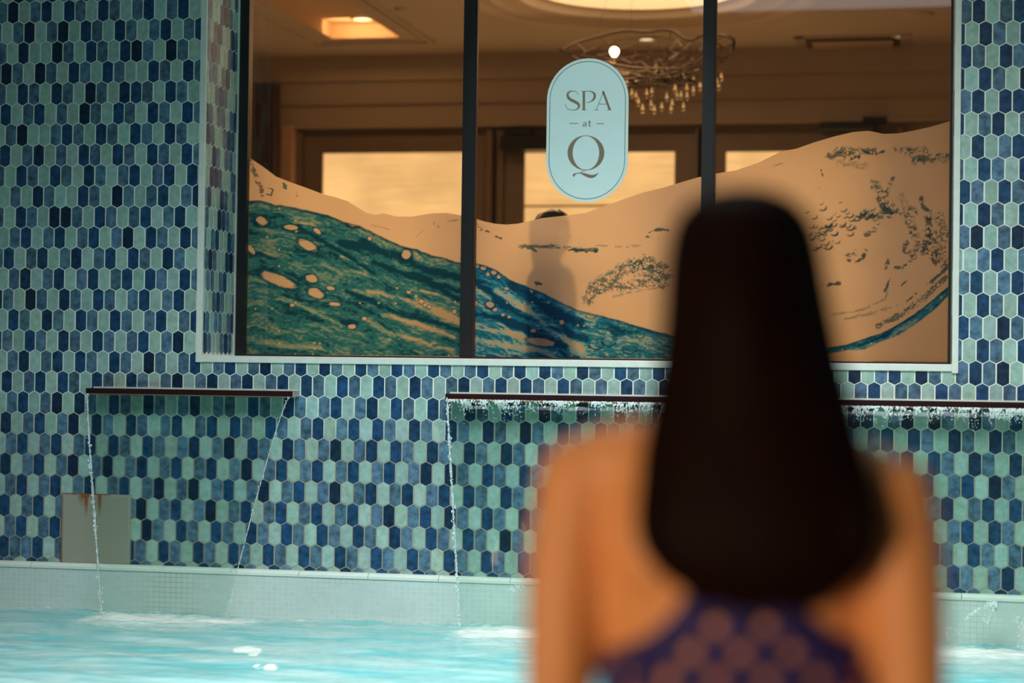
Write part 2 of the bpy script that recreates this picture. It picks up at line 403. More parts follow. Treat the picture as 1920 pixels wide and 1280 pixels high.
for j in range(nz + 1):
    for i in range(nx + 1):
        u, v = i / nx, j / nz
        rust = 0.
        for c, wd, ln in ((.28, .05, .28), (.36, .03, .5), (.55, .035, .45), (.34, .12, .12)):
            rust = max(rust, math.exp(-((u - c) / wd) ** 2) * max(0, 1 - v / ln))
        rust = max(rust, math.exp(-v / .02) * .9 * (u < .7), math.exp(-u / .025) * .8, math.exp(-(1 - u) / .012) * .4)
        e = .0015 * (min(u, 1 - u, v) < .02)
        V.append((pa.x + (pb.x - pa.x) * u, -.0075 + e, zt + (zb - zt) * v)); C.append((rust, rust, rust))
for j in range(nz):
    for i in range(nx):
        a = j * (nx + 1) + i; F.append((a, a + nx + 1, a + nx + 2, a + 1))
pl = pymesh('access_plate', V, F, rusty(), col=C)
so = pl.modifiers.new('s', 'SOLIDIFY'); so.thickness = .006; so.offset = -1
tag(pl, 'square grey metal plate with rust streaks set in the tiles above the rim', 'metal plate')

# ------------------------------------------------------------------ window
GY = .40
win = struct(thing('window_1', 'wide black framed window in three panes', 'window', (2.32, GY, IZ0)))
del win['category']
fb = .380; f0, f1 = at(458, 663, fb).x, at(1777, 672, fb).x
zb0 = IZ0 + .0105
bm = bmesh.new()
bx(bm, IX0 + .002, f0, fb, GY + .03, IZ0, WZ1); bx(bm, f1, IX1 - .001, fb, GY + .03, IZ0, WZ1)
bx(bm, f0, f1, fb, GY + .03, WZ1 - .05, WZ1)
obj('window_frame', bm, M_FRAME, win)
obj('bottom_rail', box(f0, f1, fb, GY + .03, IZ0, zb0), M_GASKET, win)
ma, mb = at(863.5, 500, fb - .005).x, at(886, 500, fb - .005).x
mc, md = at(1316, 250, fb - .005).x, at(1338, 250, fb - .005).x
for a, b in ((ma, mb), (mc, md)):
    mu = obj('mullion', box(a, b, fb - .005, GY + .03, zb0, WZ1 - .05), M_FRAME, win)
    obj('gasket', box(b, b + .006, fb + .002, GY + .01, zb0, WZ1 - .05), M_GASKET, mu)
def glass_material():
    m, nt, b, out = newmat('window_glass'); nt.nodes.remove(b)
    tr = nt.nodes.new('ShaderNodeBsdfTransparent'); gl = nt.nodes.new('ShaderNodeBsdfGlossy'); gl.inputs['Roughness'].default_value = 0.012
    tr.inputs[0].default_value = (.97, .98, .97, 1)
    n = nt.nodes.new('ShaderNodeTexNoise'); n.inputs['Scale'].default_value = 1.3
    tc = nt.nodes.new('ShaderNodeTexCoord'); nt.links.new(tc.outputs['Object'], n.inputs['Vector'])
    bp = nt.nodes.new('ShaderNodeBump'); bp.inputs['Strength'].default_value = .02; bp.inputs['Distance'].default_value = .01
    nt.links.new(n.outputs['Fac'], bp.inputs['Height']); nt.links.new(bp.outputs[0], gl.inputs['Normal'])
    fr = nt.nodes.new('ShaderNodeFresnel'); fr.inputs['IOR'].default_value = 1.5
    mx = nt.nodes.new('ShaderNodeMixShader'); nt.links.new(fr.outputs[0], mx.inputs[0])
    nt.links.new(tr.outputs[0], mx.inputs[1]); nt.links.new(gl.outputs[0], mx.inputs[2]); nt.links.new(mx.outputs[0], out.inputs[0])
    return m
M_GLASS = glass_material()
panes = ((f0, ma), (mb + .006, mc), (md + .006, f1))
for a, b in panes:
    obj('glass_pane', box(a, b, GY, GY + .006, zb0, WZ1 - .05), M_GLASS, win)

# ------------------------------------------------------------------ printed wave film on the lower half of each pane
def vnoise(x, y, seed=0):
    xi = np.floor(x).astype(np.int64); yi = np.floor(y).astype(np.int64); xf = x - xi; yf = y - yi
    def h(a, b):
        n = (a * 374761393 + b * 668265263 + seed * 974711) & 0x7fffffff
        n = ((n ^ (n >> 13)) * 1274126177) & 0x7fffffff
        return ((n ^ (n >> 16)) & 0xffff) / 65535.
    u = xf * xf * (3 - 2 * xf); v = yf * yf * (3 - 2 * yf)
    return (h(xi, yi) * (1 - u) + h(xi + 1, yi) * u) * (1 - v) + (h(xi, yi + 1) * (1 - u) + h(xi + 1, yi + 1) * u) * v
def fbm(x, y, seed=0, o=4):
    s = 0; a = .5; t = 0
    for k in range(o):
        s = s + a * vnoise(x * 2 ** k, y * 2 ** k, seed + k * 17); t += a; a *= .55
    return s / t
TOPS = [(455, 286), (465, 294), (490, 310), (518, 331), (546, 342), (577, 353), (606, 364), (627, 369), (652, 377), (671, 389), (687, 399), (703, 403), (721, 400), (743, 406), (771, 406), (809, 400), (837, 399), (860, 403), (892, 410), (910, 415.5), (930, 419.5), (950, 421), (972, 419), (1015, 409), (1060, 404), (1097, 399), (1135, 386), (1172, 372), (1205, 361), (1244, 351.6), (1306, 333), (1344, 325), (1381, 319), (1422, 305), (1464, 284), (1492, 279), (1526, 267), (1563, 256), (1599, 247.5), (1627, 245), (1641, 247.5), (1656, 251), (1684, 250), (1712, 245), (1746, 237.5), (1778, 228), (1790, 224)]
WATER = [(455, 376), (490, 375), (515, 383), (549, 388), (577, 394), (615, 403), (640, 413), (677, 424), (696, 433), (721, 446), (752, 460), (784, 468), (809, 477), (840, 485), (860, 492), (890, 492), (907, 496), (930, 505), (957, 525), (985, 535), (1010, 545), (1035, 557), (1060, 570), (1085, 581), (1122, 590), (1160, 600), (1217, 617), (1290, 636), (1360, 648), (1450, 656), (1530, 655), (1586, 646), (1620, 634), (1650, 625), (1680, 610), (1710, 591), (1740, 569), (1774, 539), (1790, 525)]
LOWER = [(1360, 700), (1450, 690), (1530, 668), (1590, 656), (1620, 655), (1650, 641), (1684, 629), (1717, 607), (1751, 582), (1774, 558), (1790, 545)]
def col(*c): return np.array(c, float)
def lerp(a, b, t): return a + (b - a) * t[..., None]
def sstep(a, b, x):
    t = np.clip((x - a) / (b - a), 0, 1); return t * t * (3 - 2 * t)
def segdist(x, y, pts):
    d = np.full(x.shape, 1e9)
    for (x0, y0), (x1, y1) in zip(pts, pts[1:]):
        L = (x1 - x0) ** 2 + (y1 - y0) ** 2 + 1e-9
        t = np.clip(((x - x0) * (x1 - x0) + (y - y0) * (y1 - y0)) / L, 0, 1)
        d = np.minimum(d, np.hypot(x - x0 - t * (x1 - x0), y - y0 - t * (y1 - y0)))
    return d
BUB = [(491, 414, 12, 8, .5), (545, 426, 15, 5, .1), (595, 433, 9, 4.5, .6), (577, 460, 21, 9, .5), (471, 468, 5, 12, -.7), (520, 524, 38, 11, .38), (584, 522, 12, 8, .3), (592, 549, 17, 9, .4),
       (663, 417, 12, 8, .2), (762, 477, 9, 9, 0), (693, 447, 4, 4, 0), (843, 485, 4, 4, 0), (855, 488, 5, 5, 0), (628, 570, 12, 4, .1), (620, 540, 8, 4, .2), (660, 612, 8, 5, 0), (683, 597, 5, 4, 0),
       (767, 548, 4, 3, 0), (780, 555, 3, 3, 0), (790, 565, 5, 4, 0), (797, 572, 4, 3, 0), (805, 575, 4, 3, 0), (852, 584, 4, 4, 0), (548, 572, 5, 3, 0), (745, 540, 3, 2, 0),
       (907, 502, 6, 5, 0), (926, 510, 6, 5, 0), (895, 498, 4, 4, 0), (915, 514, 4, 4, 0), (935, 519, 4, 4, 0), (919, 571, 8, 6, .4), (928, 580, 5, 4, 0), (950, 541, 5, 3, .3), (997, 546, 3, 3, 0), (1053, 604, 5, 5, 0), (892, 568, 4, 5, 0), (943, 590, 4, 3, 0), (955, 594, 4, 3, 0),
       (1015, 641, 26, 8, .15), (1000, 620, 6, 4, 0)]
RINGS = [(577, 460, 22, 10), (545, 426, 16, 6), (843, 485, 5, 5), (919, 571, 9, 8), (926, 510, 7, 6), (907, 502, 7, 6), (1141, 640, 12, 9), (1118, 645, 13, 9), (1133, 610, 13, 6), (1200, 627, 8, 7), (1180, 655, 12, 7), (1108, 592, 9, 5), (663, 417, 14, 10), (762, 477, 11, 11), (491, 414, 15, 11), (1160, 618, 10, 6)]
STREAK = [([(560, 425), (600, 450), (640, 472), (665, 490), (700, 512)], 3.5, 0), ([(640, 455), (690, 462), (740, 478), (790, 500), (860, 520)], 7, 0), ([(770, 515), (810, 530), (860, 545)], 5, 0), ([(650, 545), (700, 565), (740, 585), (800, 600), (860, 618)], 5, 0),
          ([(700, 490), (740, 507), (800, 527), (860, 560)], 4, 0), ([(690, 545), (740, 555), (800, 580), (860, 605)], 4, 1), ([(640, 480), (665, 492), (690, 510)], 3, 1), ([(720, 590), (780, 605), (850, 632)], 5, 1), ([(780, 560), (830, 585), (860, 600)], 5, 1), ([(520, 560), (560, 570), (600, 590), (640, 610)], 3, 1),
          ([(790, 545), (830, 555), (860, 570)], 3, 1), ([(500, 640), (540, 650), (600, 652)], 4, 1), ([(690, 600), (730, 625), (790, 640), (850, 655)], 5, 1),
          ([(890, 530), (930, 560), (980, 590), (1040, 615), (1100, 635)], 8, 0), ([(960, 535), (1000, 560), (1050, 590), (1090, 605)], 8, 0), ([(890, 590), (940, 600), (1000, 625), (1060, 650)], 6, 0),
          ([(930, 545), (980, 575), (1040, 625), (1090, 655)], 7, 2), ([(890, 610), (950, 625), (1000, 640)], 5, 2), ([(890, 540), (920, 560)], 5, 2), ([(895, 635), (960, 650), (1040, 660)], 5, 2)]
MARK = [  # polyline, half width, raggedness, tone 0 blue-black 1 teal 2 faint
    ([(468, 300), (476, 320), (482, 335), (489, 350), (491, 365)], 4, .52, 0), ([(500, 352), (512, 355), (508, 366), (498, 364)], 1.2, .2, 0), ([(532, 345), (536, 353)], 3, .4, 1), ([(556, 360), (557, 372)], 2, .4, 2),
    ([(815, 418), (822, 424)], 3, .4, 2), ([(840, 415), (858, 412)], 2, .45, 2), ([(795, 430), (780, 445)], 1, .4, 2), ([(690, 420), (730, 430)], 1, .5, 2),
    ([(892, 424), (900, 430)], 4, .4, 1), ([(912, 433), (925, 442), (940, 447)], 2, .4, 0), ([(975, 462), (1040, 462), (1070, 466), (1120, 468)], 3.5, .55, 1), ([(1060, 464), (1085, 470), (1120, 470)], 3, .45, 0), ([(1120, 460), (1170, 463), (1200, 460)], 2, .55, 2),
    ([(990, 465), (1005, 470)], 3, .4, 1), ([(1217, 435), (1235, 430), (1252, 431)], 2.5, .45, 0), ([(1212, 443), (1225, 448), (1242, 449)], 1.5, .2, 0), ([(1004, 530), (1015, 533)], 3, .3, 0),
    ([(1104, 560), (1112, 540), (1122, 530), (1148, 520), (1165, 505), (1190, 500), (1215, 490), (1240, 505)], 11, .56, 1), ([(1130, 540), (1150, 535), (1175, 540), (1200, 530), (1245, 530)], 9, .56, 1), ([(1150, 556), (1180, 548), (1230, 540)], 2, .45, 2), ([(1200, 500), (1240, 520)], 16, .6, 1),
    ([(1555, 292), (1570, 287), (1590, 289)], 6, .45, 0), ([(1570, 282), (1600, 283), (1640, 284)], 6, .55, 1), ([(1620, 284), (1640, 290), (1660, 282)], 2, .2, 0), ([(1682, 280), (1700, 283), (1735, 281)], 6, .52, 1), ([(1715, 298), (1740, 296), (1776, 296)], 8, .56, 1), ([(1575, 305), (1620, 312)], 7, .6, 2), ([(1585, 300), (1610, 293)], 3, .4, 0),
    ([(1540, 320), (1543, 330)], 2, .3, 0), ([(1450, 312), (1470, 304)], 2, .4, 2), ([(1530, 358), (1534, 354)], 2, .3, 0), ([(1674, 335), (1664, 360)], 3.5, .25, 0), ([(1640, 345), (1650, 360)], 8, .6, 1), ([(1662, 362), (1650, 372), (1656, 385), (1672, 380)], 6, .5, 0), ([(1665, 385), (1668, 400)], 9, .5, 0), ([(1690, 368), (1695, 382)], 7, .6, 2),
    ([(1620, 400), (1640, 408), (1660, 400), (1680, 395)], 6, .5, 1), ([(1625, 410), (1640, 404)], 3, .3, 0), ([(1690, 400), (1702, 395), (1706, 388), (1718, 396)], 4, .45, 0), ([(1700, 400), (1708, 420), (1712, 430)], 8, .5, 0), ([(1708, 430), (1716, 440), (1720, 455), (1712, 480)], 6, .5, 0), ([(1700, 455), (1695, 470)], 4, .5, 1), ([(1712, 480), (1700, 495), (1690, 502), (1680, 502)], 3, .35, 1),
    ([(1727, 372), (1730, 385), (1740, 397), (1743, 410)], 3.5, .4, 0), ([(1742, 400), (1742, 425), (1740, 440), (1732, 470)], 7, .45, 0), ([(1740, 435), (1755, 455), (1765, 475), (1775, 495)], 10, .48, 0), ([(1735, 465), (1748, 480), (1756, 490)], 6, .42, 0), ([(1760, 405), (1768, 425), (1775, 450)], 8, .48, 1),
    ([(1590, 487), (1605, 490), (1618, 484), (1625, 468)], 3, .3, 0), ([(1592, 478), (1604, 472)], 5, .5, 1), ([(1665, 490), (1660, 503)], 3.5, .35, 0), ([(1624, 440), (1640, 430)], 5, .5, 0), ([(1670, 515), (1664, 535), (1660, 545)], 3, .4, 1), ([(1700, 565), (1718, 550)], 2, .35, 1), ([(1690, 535), (1700, 527)], 1.5, .4, 1),
    ([(1545, 536), (1575, 530)], 3, .3, 0), ([(1560, 590), (1620, 580), (1660, 560), (1665, 545)], 2.2, .5, 2), ([(1585, 598), (1640, 586), (1680, 572)], 3, .55, 2), ([(1645, 612), (1690, 590), (1730, 560), (1772, 520)], 5, .55, 1), ([(1740, 535), (1772, 505)], 3, .5, 1),
    ([(1460, 660), (1520, 652)], 2, .5, 1)]
crr = random.Random(5)
CRES = [(crr.gauss(1575, 28), crr.gauss(405, 14), crr.uniform(3, 8)) for _ in range(26)] + [(crr.gauss(1530, 14), crr.gauss(440, 14), crr.uniform(3, 7)) for _ in range(22)] + [(crr.uniform(1520, 1610), 425 + crr.gauss(0, 4), crr.uniform(3, 7)) for _ in range(10)] + [(1533, 460, 7), (1552, 461, 8), (1594, 425, 8), (1612, 400, 9), (1660, 388, 7), (1700, 470, 6)]
def picture(x, y):
    pale = col(.84, .69, .545); n0 = fbm(x / 60, y / 40, 3)
    c = lerp(pale * .96 + 0 * x[..., None], pale * 1.04 + 0 * x[..., None], n0)
    Wt = np.interp(x, [p[0] for p in WATER], [p[1] for p in WATER]); Lo = np.interp(x, [p[0] for p in LOWER], [p[1] for p in LOWER], left=900)
    t = y - Wt + 3 * (fbm(x / 12, y / 12, 9) - .5)
    wq = (fbm(x / 70, y / 50, 21) - .5) * 34
    # streaks run along the surface line, steeper in the second pane
    sl = t + wq
    a = fbm(x / 58 + .1 * t / 30, sl / 10.5, 31, 5); b = fbm(x / 17, sl / 3.2, 57, 4); g = fbm(x / 5, y / 2.8, 77, 3)
    v = .46 * a + .31 * b + .23 * g
    blue = sstep(872, 900, x) * (1 - .55 * sstep(1040, 1200, x))  # bluer print in the second pane, with reflected pool light painted in
    dark = lerp(col(.008, .075, .17) + 0 * c, col(.008, .09, .30) + 0 * c, blue)
    mid = lerp(col(.03, .24, .38) + 0 * c, col(.02, .33, .78) + 0 * c, blue)
    lig = lerp(col(.19, .41, .43) + 0 * c, col(.36, .70, .92) + 0 * c, blue)
    tan = lerp(col(.60, .54, .42) + 0 * c, col(.66, .66, .56) + 0 * c, blue)
    deep = sstep(60, 230, t) * (1 - sstep(620, 860, x))
    v = v - .035 * deep
    for pts, hw, k in STREAK:
        d = segdist(x, y + 6 * (fbm(x / 20, y / 20, 5) - .5), pts); e = np.exp(-(d / hw) ** 2)
        v = v + e * (-.26 if k == 0 else .20)
    wc = lerp(dark, mid, sstep(.33, .48, v)); wc = lerp(wc, lig, sstep(.50, .60, v)); wc = lerp(wc, tan, sstep(.62, .72, v) * (1 - .6 * deep))
    for bx_, by_, rx, ry, an in BUB:
        ca, sa = math.cos(an), math.sin(an); dx, dy = x - bx_, y - by_
        q = np.hypot((dx * ca + dy * sa) / rx, (-dx * sa + dy * ca) / ry) + .25 * (fbm(x / 6, y / 6, 8) - .5)
        wc = lerp(wc, dark, np.exp(-((q - 1.12) / .16) ** 2) * .8)
        wc = lerp(wc, pale * .93 + 0 * c, (1 - sstep(.75, 1.0, q + .3 * (fbm(x / 7, y / 4, 12) - .5))) * .86)
    for bx_, by_, rx, ry in RINGS:
        q = np.hypot((x - bx_) / rx, (y - by_) / ry); wc = lerp(wc, dark * .8, np.exp(-((q - 1.08) / .15) ** 2) * .95 * (.45 + .55 * sstep(-.5, .6, (y - by_) / ry)))
    # small pearls
    cx_, cy_ = np.floor(x / 11), np.floor(y / 11); hx = vnoise(cx_ * 7.3, cy_ * 5.1, 90); hy = vnoise(cx_ * 3.3, cy_ * 9.1, 91)
    dd = np.hypot(x - (cx_ + .3 + .4 * hx) * 11, y - (cy_ + .3 + .4 * hy) * 11); pr_ = vnoise(cx_ * 1.7, cy_ * 2.9, 93)
    wc = lerp(wc, pale * .95 + 0 * c, (1 - sstep(1.2, 2.4, dd)) * (pr_ > .86) * .85)
    edge = np.exp(-((t - 2.5) / 2.8) ** 2)
    wc = lerp(wc, dark * .7, edge * .7)
    band = sstep(-1, 1.5, t) * (1 - sstep(-2, 2, y - Lo - 3 * (fbm(x / 10, y / 10, 4) - .5)))
    c = lerp(c, wc, band)
    tones = (col(.02, .09, .15), col(.035, .20, .25), col(.34, .38, .36))
    rag = fbm(x / 5.5, y / 5.5, 41, 3); rag2 = fbm(x / 13, y / 7, 47, 3)
    fil = 1 - np.abs(2 * fbm(x / 9 + rag * 1.2, y / 6.5, 61, 3) - 1) * 3.4; fil2 = 1 - np.abs(2 * fbm(x / 6 + 7, y / 4.5 + rag, 63, 2) - 1) * 3.0; fil = np.maximum(fil, fil2 - .1)
    for pts, hw, rg, k in MARK:
        d = segdist(x, y, pts) / hw
        env = sstep(0, .6, 1.35 - d - (rag - .5) * 1.6)
        if hw > 3.2: m = env * np.maximum(sstep(.45, .85, fil), sstep(.52, .62, rag2) * .85)
        else: m = sstep(0, .3, 1.1 - d - (rag - .5) * 2.4) * sstep(.34, .46, rag2)
        ink = lerp(tones[k] + 0 * c, tones[0] + 0 * c, sstep(.4, .6, rag))
        c = lerp(c, ink, np.clip(m, 0, 1) * (.88 if k < 2 else .5) * (d < 2.4))
    for bx_, by_, r in CRES:
        dx, dy = x - bx_, y - by_; q = np.hypot(dx, dy * 1.25) / r
        c = lerp(c, tones[0] + 0 * c, np.exp(-((q - 1) / .26) ** 2) * 1.0 * sstep(-.3, .8, (dx * .45 + dy) / r))
    return np.clip(c, 0, 1)
def film_material():
    m, nt, b, out = newmat('printed_translucent_film'); nt.nodes.remove(b)
    a = nt.nodes.new('ShaderNodeVertexColor'); a.layer_name = 'Col'
    df = nt.nodes.new('ShaderNodeBsdfDiffuse'); tl = nt.nodes.new('ShaderNodeBsdfTranslucent')
    mx = nt.nodes.new('ShaderNodeMixShader'); mx.inputs[0].default_value = .70
    nt.links.new(a.outputs[0], df.inputs[0]); nt.links.new(a.outputs[0], tl.inputs[0])
    nt.links.new(df.outputs[0], mx.inputs[1]); nt.links.new(tl.outputs[0], mx.inputs[2])
    rf = nt.nodes.new('ShaderNodeBsdfRefraction'); rf.inputs['IOR'].default_value = 1.25; rf.inputs['Roughness'].default_value = .42
    nt.links.new(a.outputs[0], rf.inputs[0])
    m2 = nt.nodes.new('ShaderNodeMixShader'); m2.inputs[0].default_value = .30
    nt.links.new(mx.outputs[0], m2.inputs[1]); nt.links.new(rf.outputs[0], m2.inputs[2]); nt.links.new(m2.outputs[0], out.inputs[0])
    return m
M_FILM = film_material()
FY = GY + .0085
labels = ('printed film of green swirling water and bubbles, on the left window pane', 'printed film with a blue wave, on the middle pane below the oval sign', 'printed film with splashes and bubbles on pale ground, on the right window pane')
for (a, b), lab in zip(panes, labels):
    NX = int((b - a) / .0027); NZ = 260
    X = np.linspace(a + .001, b - .001, NX)
    # height of the cut top edge for every column
    tx = np.array([at(px, py, FY).x for px, py in TOPS]); tz = np.array([at(px, py, FY).z for px, py in TOPS])
    top = np.interp(X, tx, tz)
    T = np.linspace(0, 1, NZ)
    XX = np.repeat(X[None], NZ, 0); ZZ = (zb0 + .001) + (top[None] - zb0 - .001) * T[:, None]
    px, py = pix(XX, np.full_like(XX, FY), ZZ)
    cc = picture(px, py).reshape(-1, 3)
    V = np.stack([XX.ravel(), np.full(XX.size, FY), ZZ.ravel()], 1)
    idx = np.arange(NX * NZ).reshape(NZ, NX)
    F = np.stack([idx[:-1, :-1], idx[:-1, 1:], idx[1:, 1:], idx[1:, :-1]], -1).reshape(-1, 4)
    o = pymesh('wave_film', V, F.tolist(), M_FILM, col=cc)
    tag(o, lab, 'window film', 'printed wave films on the window panes')

# ------------------------------------------------------------------ SPA at Q sign on the glass
SY = GY - .004
sc = at(1101, 244, SY)
M_SIGN = plain('pale_aqua_vinyl', (.80, .97, .95), .5, 0, .02, 5)
M_LINE = plain('taupe_vinyl', (.27, .19, .12), .5, 0, .05, 20)
def pill(hw, hh, n=24):
    pts = []
    for k in range(n + 1): q = math.pi * k / n; pts.append((hw * math.cos(q), hh - hw + hw * math.sin(q)))
    for k in range(n + 1): q = math.pi + math.pi * k / n; pts.append((hw * math.cos(q), -(hh - hw) + hw * math.sin(q)))
    return pts
def flat(bm, pts, y0, y1, c=Vector()):
    A = [bm.verts.new((c.x + p[0], y0, c.z + p[1])) for p in pts]; B = [bm.verts.new((c.x + p[0], y1, c.z + p[1])) for p in pts]
    bm.faces.new(A[::-1]); bm.faces.new(B)
    for k in range(len(A)): k2 = (k + 1) % len(A); bm.faces.new((A[k], A[k2], B[k2], B[k]))
PHW, PHH = .1705, .2965
sign = thing('oval_sign', 'pale aqua upright oval window sign reading SPA at Q', 'sign', tuple(sc))
bm = bmesh.new(); flat(bm, pill(PHW, PHH), SY, SY + .0035, sc); obj('sign_panel', bm, M_SIGN, sign)
def ring2(bm, P, Q, y0):
    A = [bm.verts.new((sc.x + p[0], y0, sc.z + p[1])) for p in P]; B = [bm.verts.new((sc.x + p[0], y0, sc.z + p[1])) for p in Q]
    A2 = [bm.verts.new((sc.x + p[0], y0 + .001, sc.z + p[1])) for p in P]; B2 = [bm.verts.new((sc.x + p[0], y0 + .001, sc.z + p[1])) for p in Q]
    n = len(A)
    for k in range(n):
        k2 = (k + 1) % n
        bm.faces.new((A[k], A[k2], B[k2], B[k])); bm.faces.new((A[k], A2[k], A2[k2], A[k2])); bm.faces.new((B[k], B[k2], B2[k2], B2[k]))
bm = bmesh.new(); ring2(bm, pill(PHW - .0115, PHH - .0115), pill(PHW - .0140, PHH - .0140), SY - .001); obj('border_line', bm, M_LINE, sign)
def sp2(x, y): p = at(1020 + x / 4.4125, 100 + y / 4.4125, SY); return (p.x - sc.x, p.z - sc.z)
def ribbon(bm, pts, smooth=True):
    """letter stroke: (x, y, half width) in the sign's own drawing units"""
    P = smoothline(pts, 6) if smooth and len(pts) > 2 else [np.array(p, float) for p in pts]
    L, R = [], []
    for k, p in enumerate(P):
        t = P[min(k + 1, len(P) - 1)][:2] - P[max(k - 1, 0)][:2]; t = t / (np.hypot(*t) + 1e-9); n = np.array((-t[1], t[0]))
        L.append(sp2(*(p[:2] + n * max(p[2], 1)))); R.append(sp2(*(p[:2] - n * max(p[2], 1))))
    y0 = SY - .0012
    vs = [[bm.verts.new((sc.x + a[0], y, sc.z + a[1])) for a in LL] for LL in (L, R) for y in (y0, y0 + .0012)]
    for k in range(len(L) - 1):
        for A, B in ((vs[0], vs[2]), (vs[0], vs[1]), (vs[2], vs[3])): bm.faces.new((A[k], A[k + 1], B[k + 1], B[k]))
def letterobj(strokes, smooth=True):
    bm = bmesh.new()
    for s in strokes: ribbon(bm, s)
    bmesh.ops.recalc_face_normals(bm, faces=bm.faces); obj('lettering', bm, M_LINE, sign)
letterobj([[(287, 343, 1.6), (266, 318, 1.8), (232, 312, 3), (203, 325, 7), (196, 350, 9.5), (213, 378, 11), (250, 398, 12), (280, 415, 11), (290, 440, 8), (272, 462, 4), (240, 470, 2), (205, 464, 2), (184, 445, 2), (178, 420, 2.5)]])
letterobj([[(330, 315, 10), (330, 468, 10)], [(311, 468, 2), (350, 468, 2)], [(311, 315, 2), (345, 314, 2), (385, 314, 3), (412, 330, 8), (420, 352, 9.5), (410, 380, 8), (385, 400, 3), (350, 408, 1.8)]])
letterobj([[(488, 313, 9), (545, 468, 9)], [(492, 320, 2), (432, 468, 2)], [(452, 420, 1.8), (520, 420, 1.8)], [(415, 468, 2), (446, 468, 2)], [(522, 468, 2), (558, 468, 2)]])
letterobj([[(213, 580, 2.3), (283, 580, 2.3)]]); letterobj([[(435, 582, 2.3), (498, 582, 2.3)]])
letterobj([[(325, 577, 2), (334, 569, 1.6), (346, 574, 3), (348, 585, 3.5), (348, 604, 3.5)], [(346, 584, 1.5), (332, 588, 2.5), (324, 597, 4), (333, 605, 2), (346, 599, 1.5)]])
letterobj([[(376, 552, 2), (376, 570, 4), (376, 598, 4), (388, 604, 1.5)], [(364, 569, 1.6), (391, 569, 1.6)]])
bm = bmesh.new(); n = 48
outer = [sp2(347 + 152 * math.cos(2 * math.pi * k / n), 823 + 144 * math.sin(2 * math.pi * k / n)) for k in range(n)]
inner = [sp2(347 + 110 * math.cos(2 * math.pi * k / n), 823 + 140.5 * math.sin(2 * math.pi * k / n)) for k in range(n)]
ring2(bm, outer, inner, SY - .001)
ribbon(bm, [(243, 1018, 6), (250, 1003, 8), (262, 996, 4), (300, 990, 3), (340, 1003, 11), (385, 1018, 13), (420, 1012, 9), (450, 990, 1.5)])
ribbon(bm, [(352, 966, 1.8), (325, 972, 1.8), (300, 988, 1.8)])
obj('lettering', bm, M_LINE, sign)

# ------------------------------------------------------------------ lounge behind the window
BY = 5.0; CEIL = 3.0; FLZ = .18
CEIL = at(700, 113, BY).z
IXL = at(455, 300, 5.0).x - .25; IXR = 6.0
def struct_box(name, *a, mat=M_PLASTER, label=None): return struct(obj(name, box(*a), mat), label)
struct_box('wall_back', IXL - .1, IXR, BY, BY + .1, FLZ, CEIL + .6, mat=M_WOODWALL)
struct_box('wall_left', IXL - .1, IXL, .40, BY, FLZ, CEIL + .6, mat=M_WOODWALL)
struct_box('wall_right', IXR, IXR + .1, .40, BY, FLZ, CEIL + .6, mat=M_PLASTER)
struct_box('floor', IXL, IXR, .40, BY, FLZ - .05, FLZ, mat=M_FLOOR)
# ceiling with a round and a long narrow recess
rc = atz(1232, 50, CEIL); RR = .96; rcx, rcy = rc.x + .02, rc.y - RR
ta, tb = atz(623, 72, CEIL), atz(750, 70, CEIL)
tx0, tx1, ty1, ty0 = ta.x, tb.x, ta.y, ta.y - 2.2
bm = bmesh.new()
# ring of quads from the circle out to a square, then plain slabs around it
n = 64; sq = RR + .25
inn = [bm.verts.new((rcx + RR * math.cos(2 * math.pi * k / n), rcy + RR * math.sin(2 * math.pi * k / n), CEIL)) for k in range(n)]
out_ = []
for k in range(n):
    c, s = math.cos(2 * math.pi * k / n), math.sin(2 * math.pi * k / n); f = sq / max(abs(c), abs(s)); out_.append(bm.verts.new((rcx + c * f, rcy + s * f, CEIL)))
for k in range(n): k2 = (k + 1) % n; bm.faces.new((inn[k], inn[k2], out_[k2], out_[k]))
def slab(x0, x1, y0, y1):
    if x1 - x0 > .001 and y1 - y0 > .001: bm.faces.new([bm.verts.new(p) for p in ((x0, y0, CEIL), (x0, y1, CEIL), (x1, y1, CEIL), (x1, y0, CEIL))])
slab(rcx - sq, rcx + sq, .40, rcy - sq); slab(rcx - sq, rcx + sq, rcy + sq, BY); slab(rcx + sq, IXR, .40, BY)
slab(tx1, rcx - sq, .40, BY); slab(IXL, tx0, .40, BY); slab(tx0, tx1, ty1, BY); slab(tx0, tx1, .40, ty0)
bmesh.ops.remove_doubles(bm, verts=bm.verts, dist=1e-5)
struct(obj('ceiling', bm, M_CEIL))
struct_box('ceiling_upper', IXL, IXR, .40, BY, CEIL + .62, CEIL + .66, mat=M_CEIL)
del bpy.data.objects['ceiling_upper']['kind']; bpy.data.objects['ceiling_upper'].parent = bpy.data.objects['ceiling']; bpy.data.objects['ceiling_upper'].name = 'upper_slab'
# round recess with stepped mouldings
bm = bmesh.new()
prof = [(RR + .02, 0), (RR + .012, -.018), (RR - .02, -.024), (RR - .045, -.018), (RR - .06, .004), (RR - .12, .004), (RR - .13, -.014), (RR - .16, -.018), (RR - .18, .006), (RR - .27, .008), (RR - .28, -.010), (RR - .32, -.008), (RR - .36, .022), (RR - .40, .030), (RR - .41, .45), (0.0, .47)]
lathe(bm, prof, (rcx, rcy, CEIL), 72)
struct(obj('trim_4', bm, plain('moulding_paint', (.70, .58, .45), .7, 0, .03, 3), smooth=False), 'round ceiling recess with stepped mouldings')
l = bpy.data.lights.new('recess_glow', 'POINT'); l.energy = 16; l.color = (1, .74, .45); l.shadow_soft_size = .12
o = bpy.data.objects.new('recess_glow', l); COL.objects.link(o); o.location = (rcx, rcy, CEIL + .26)
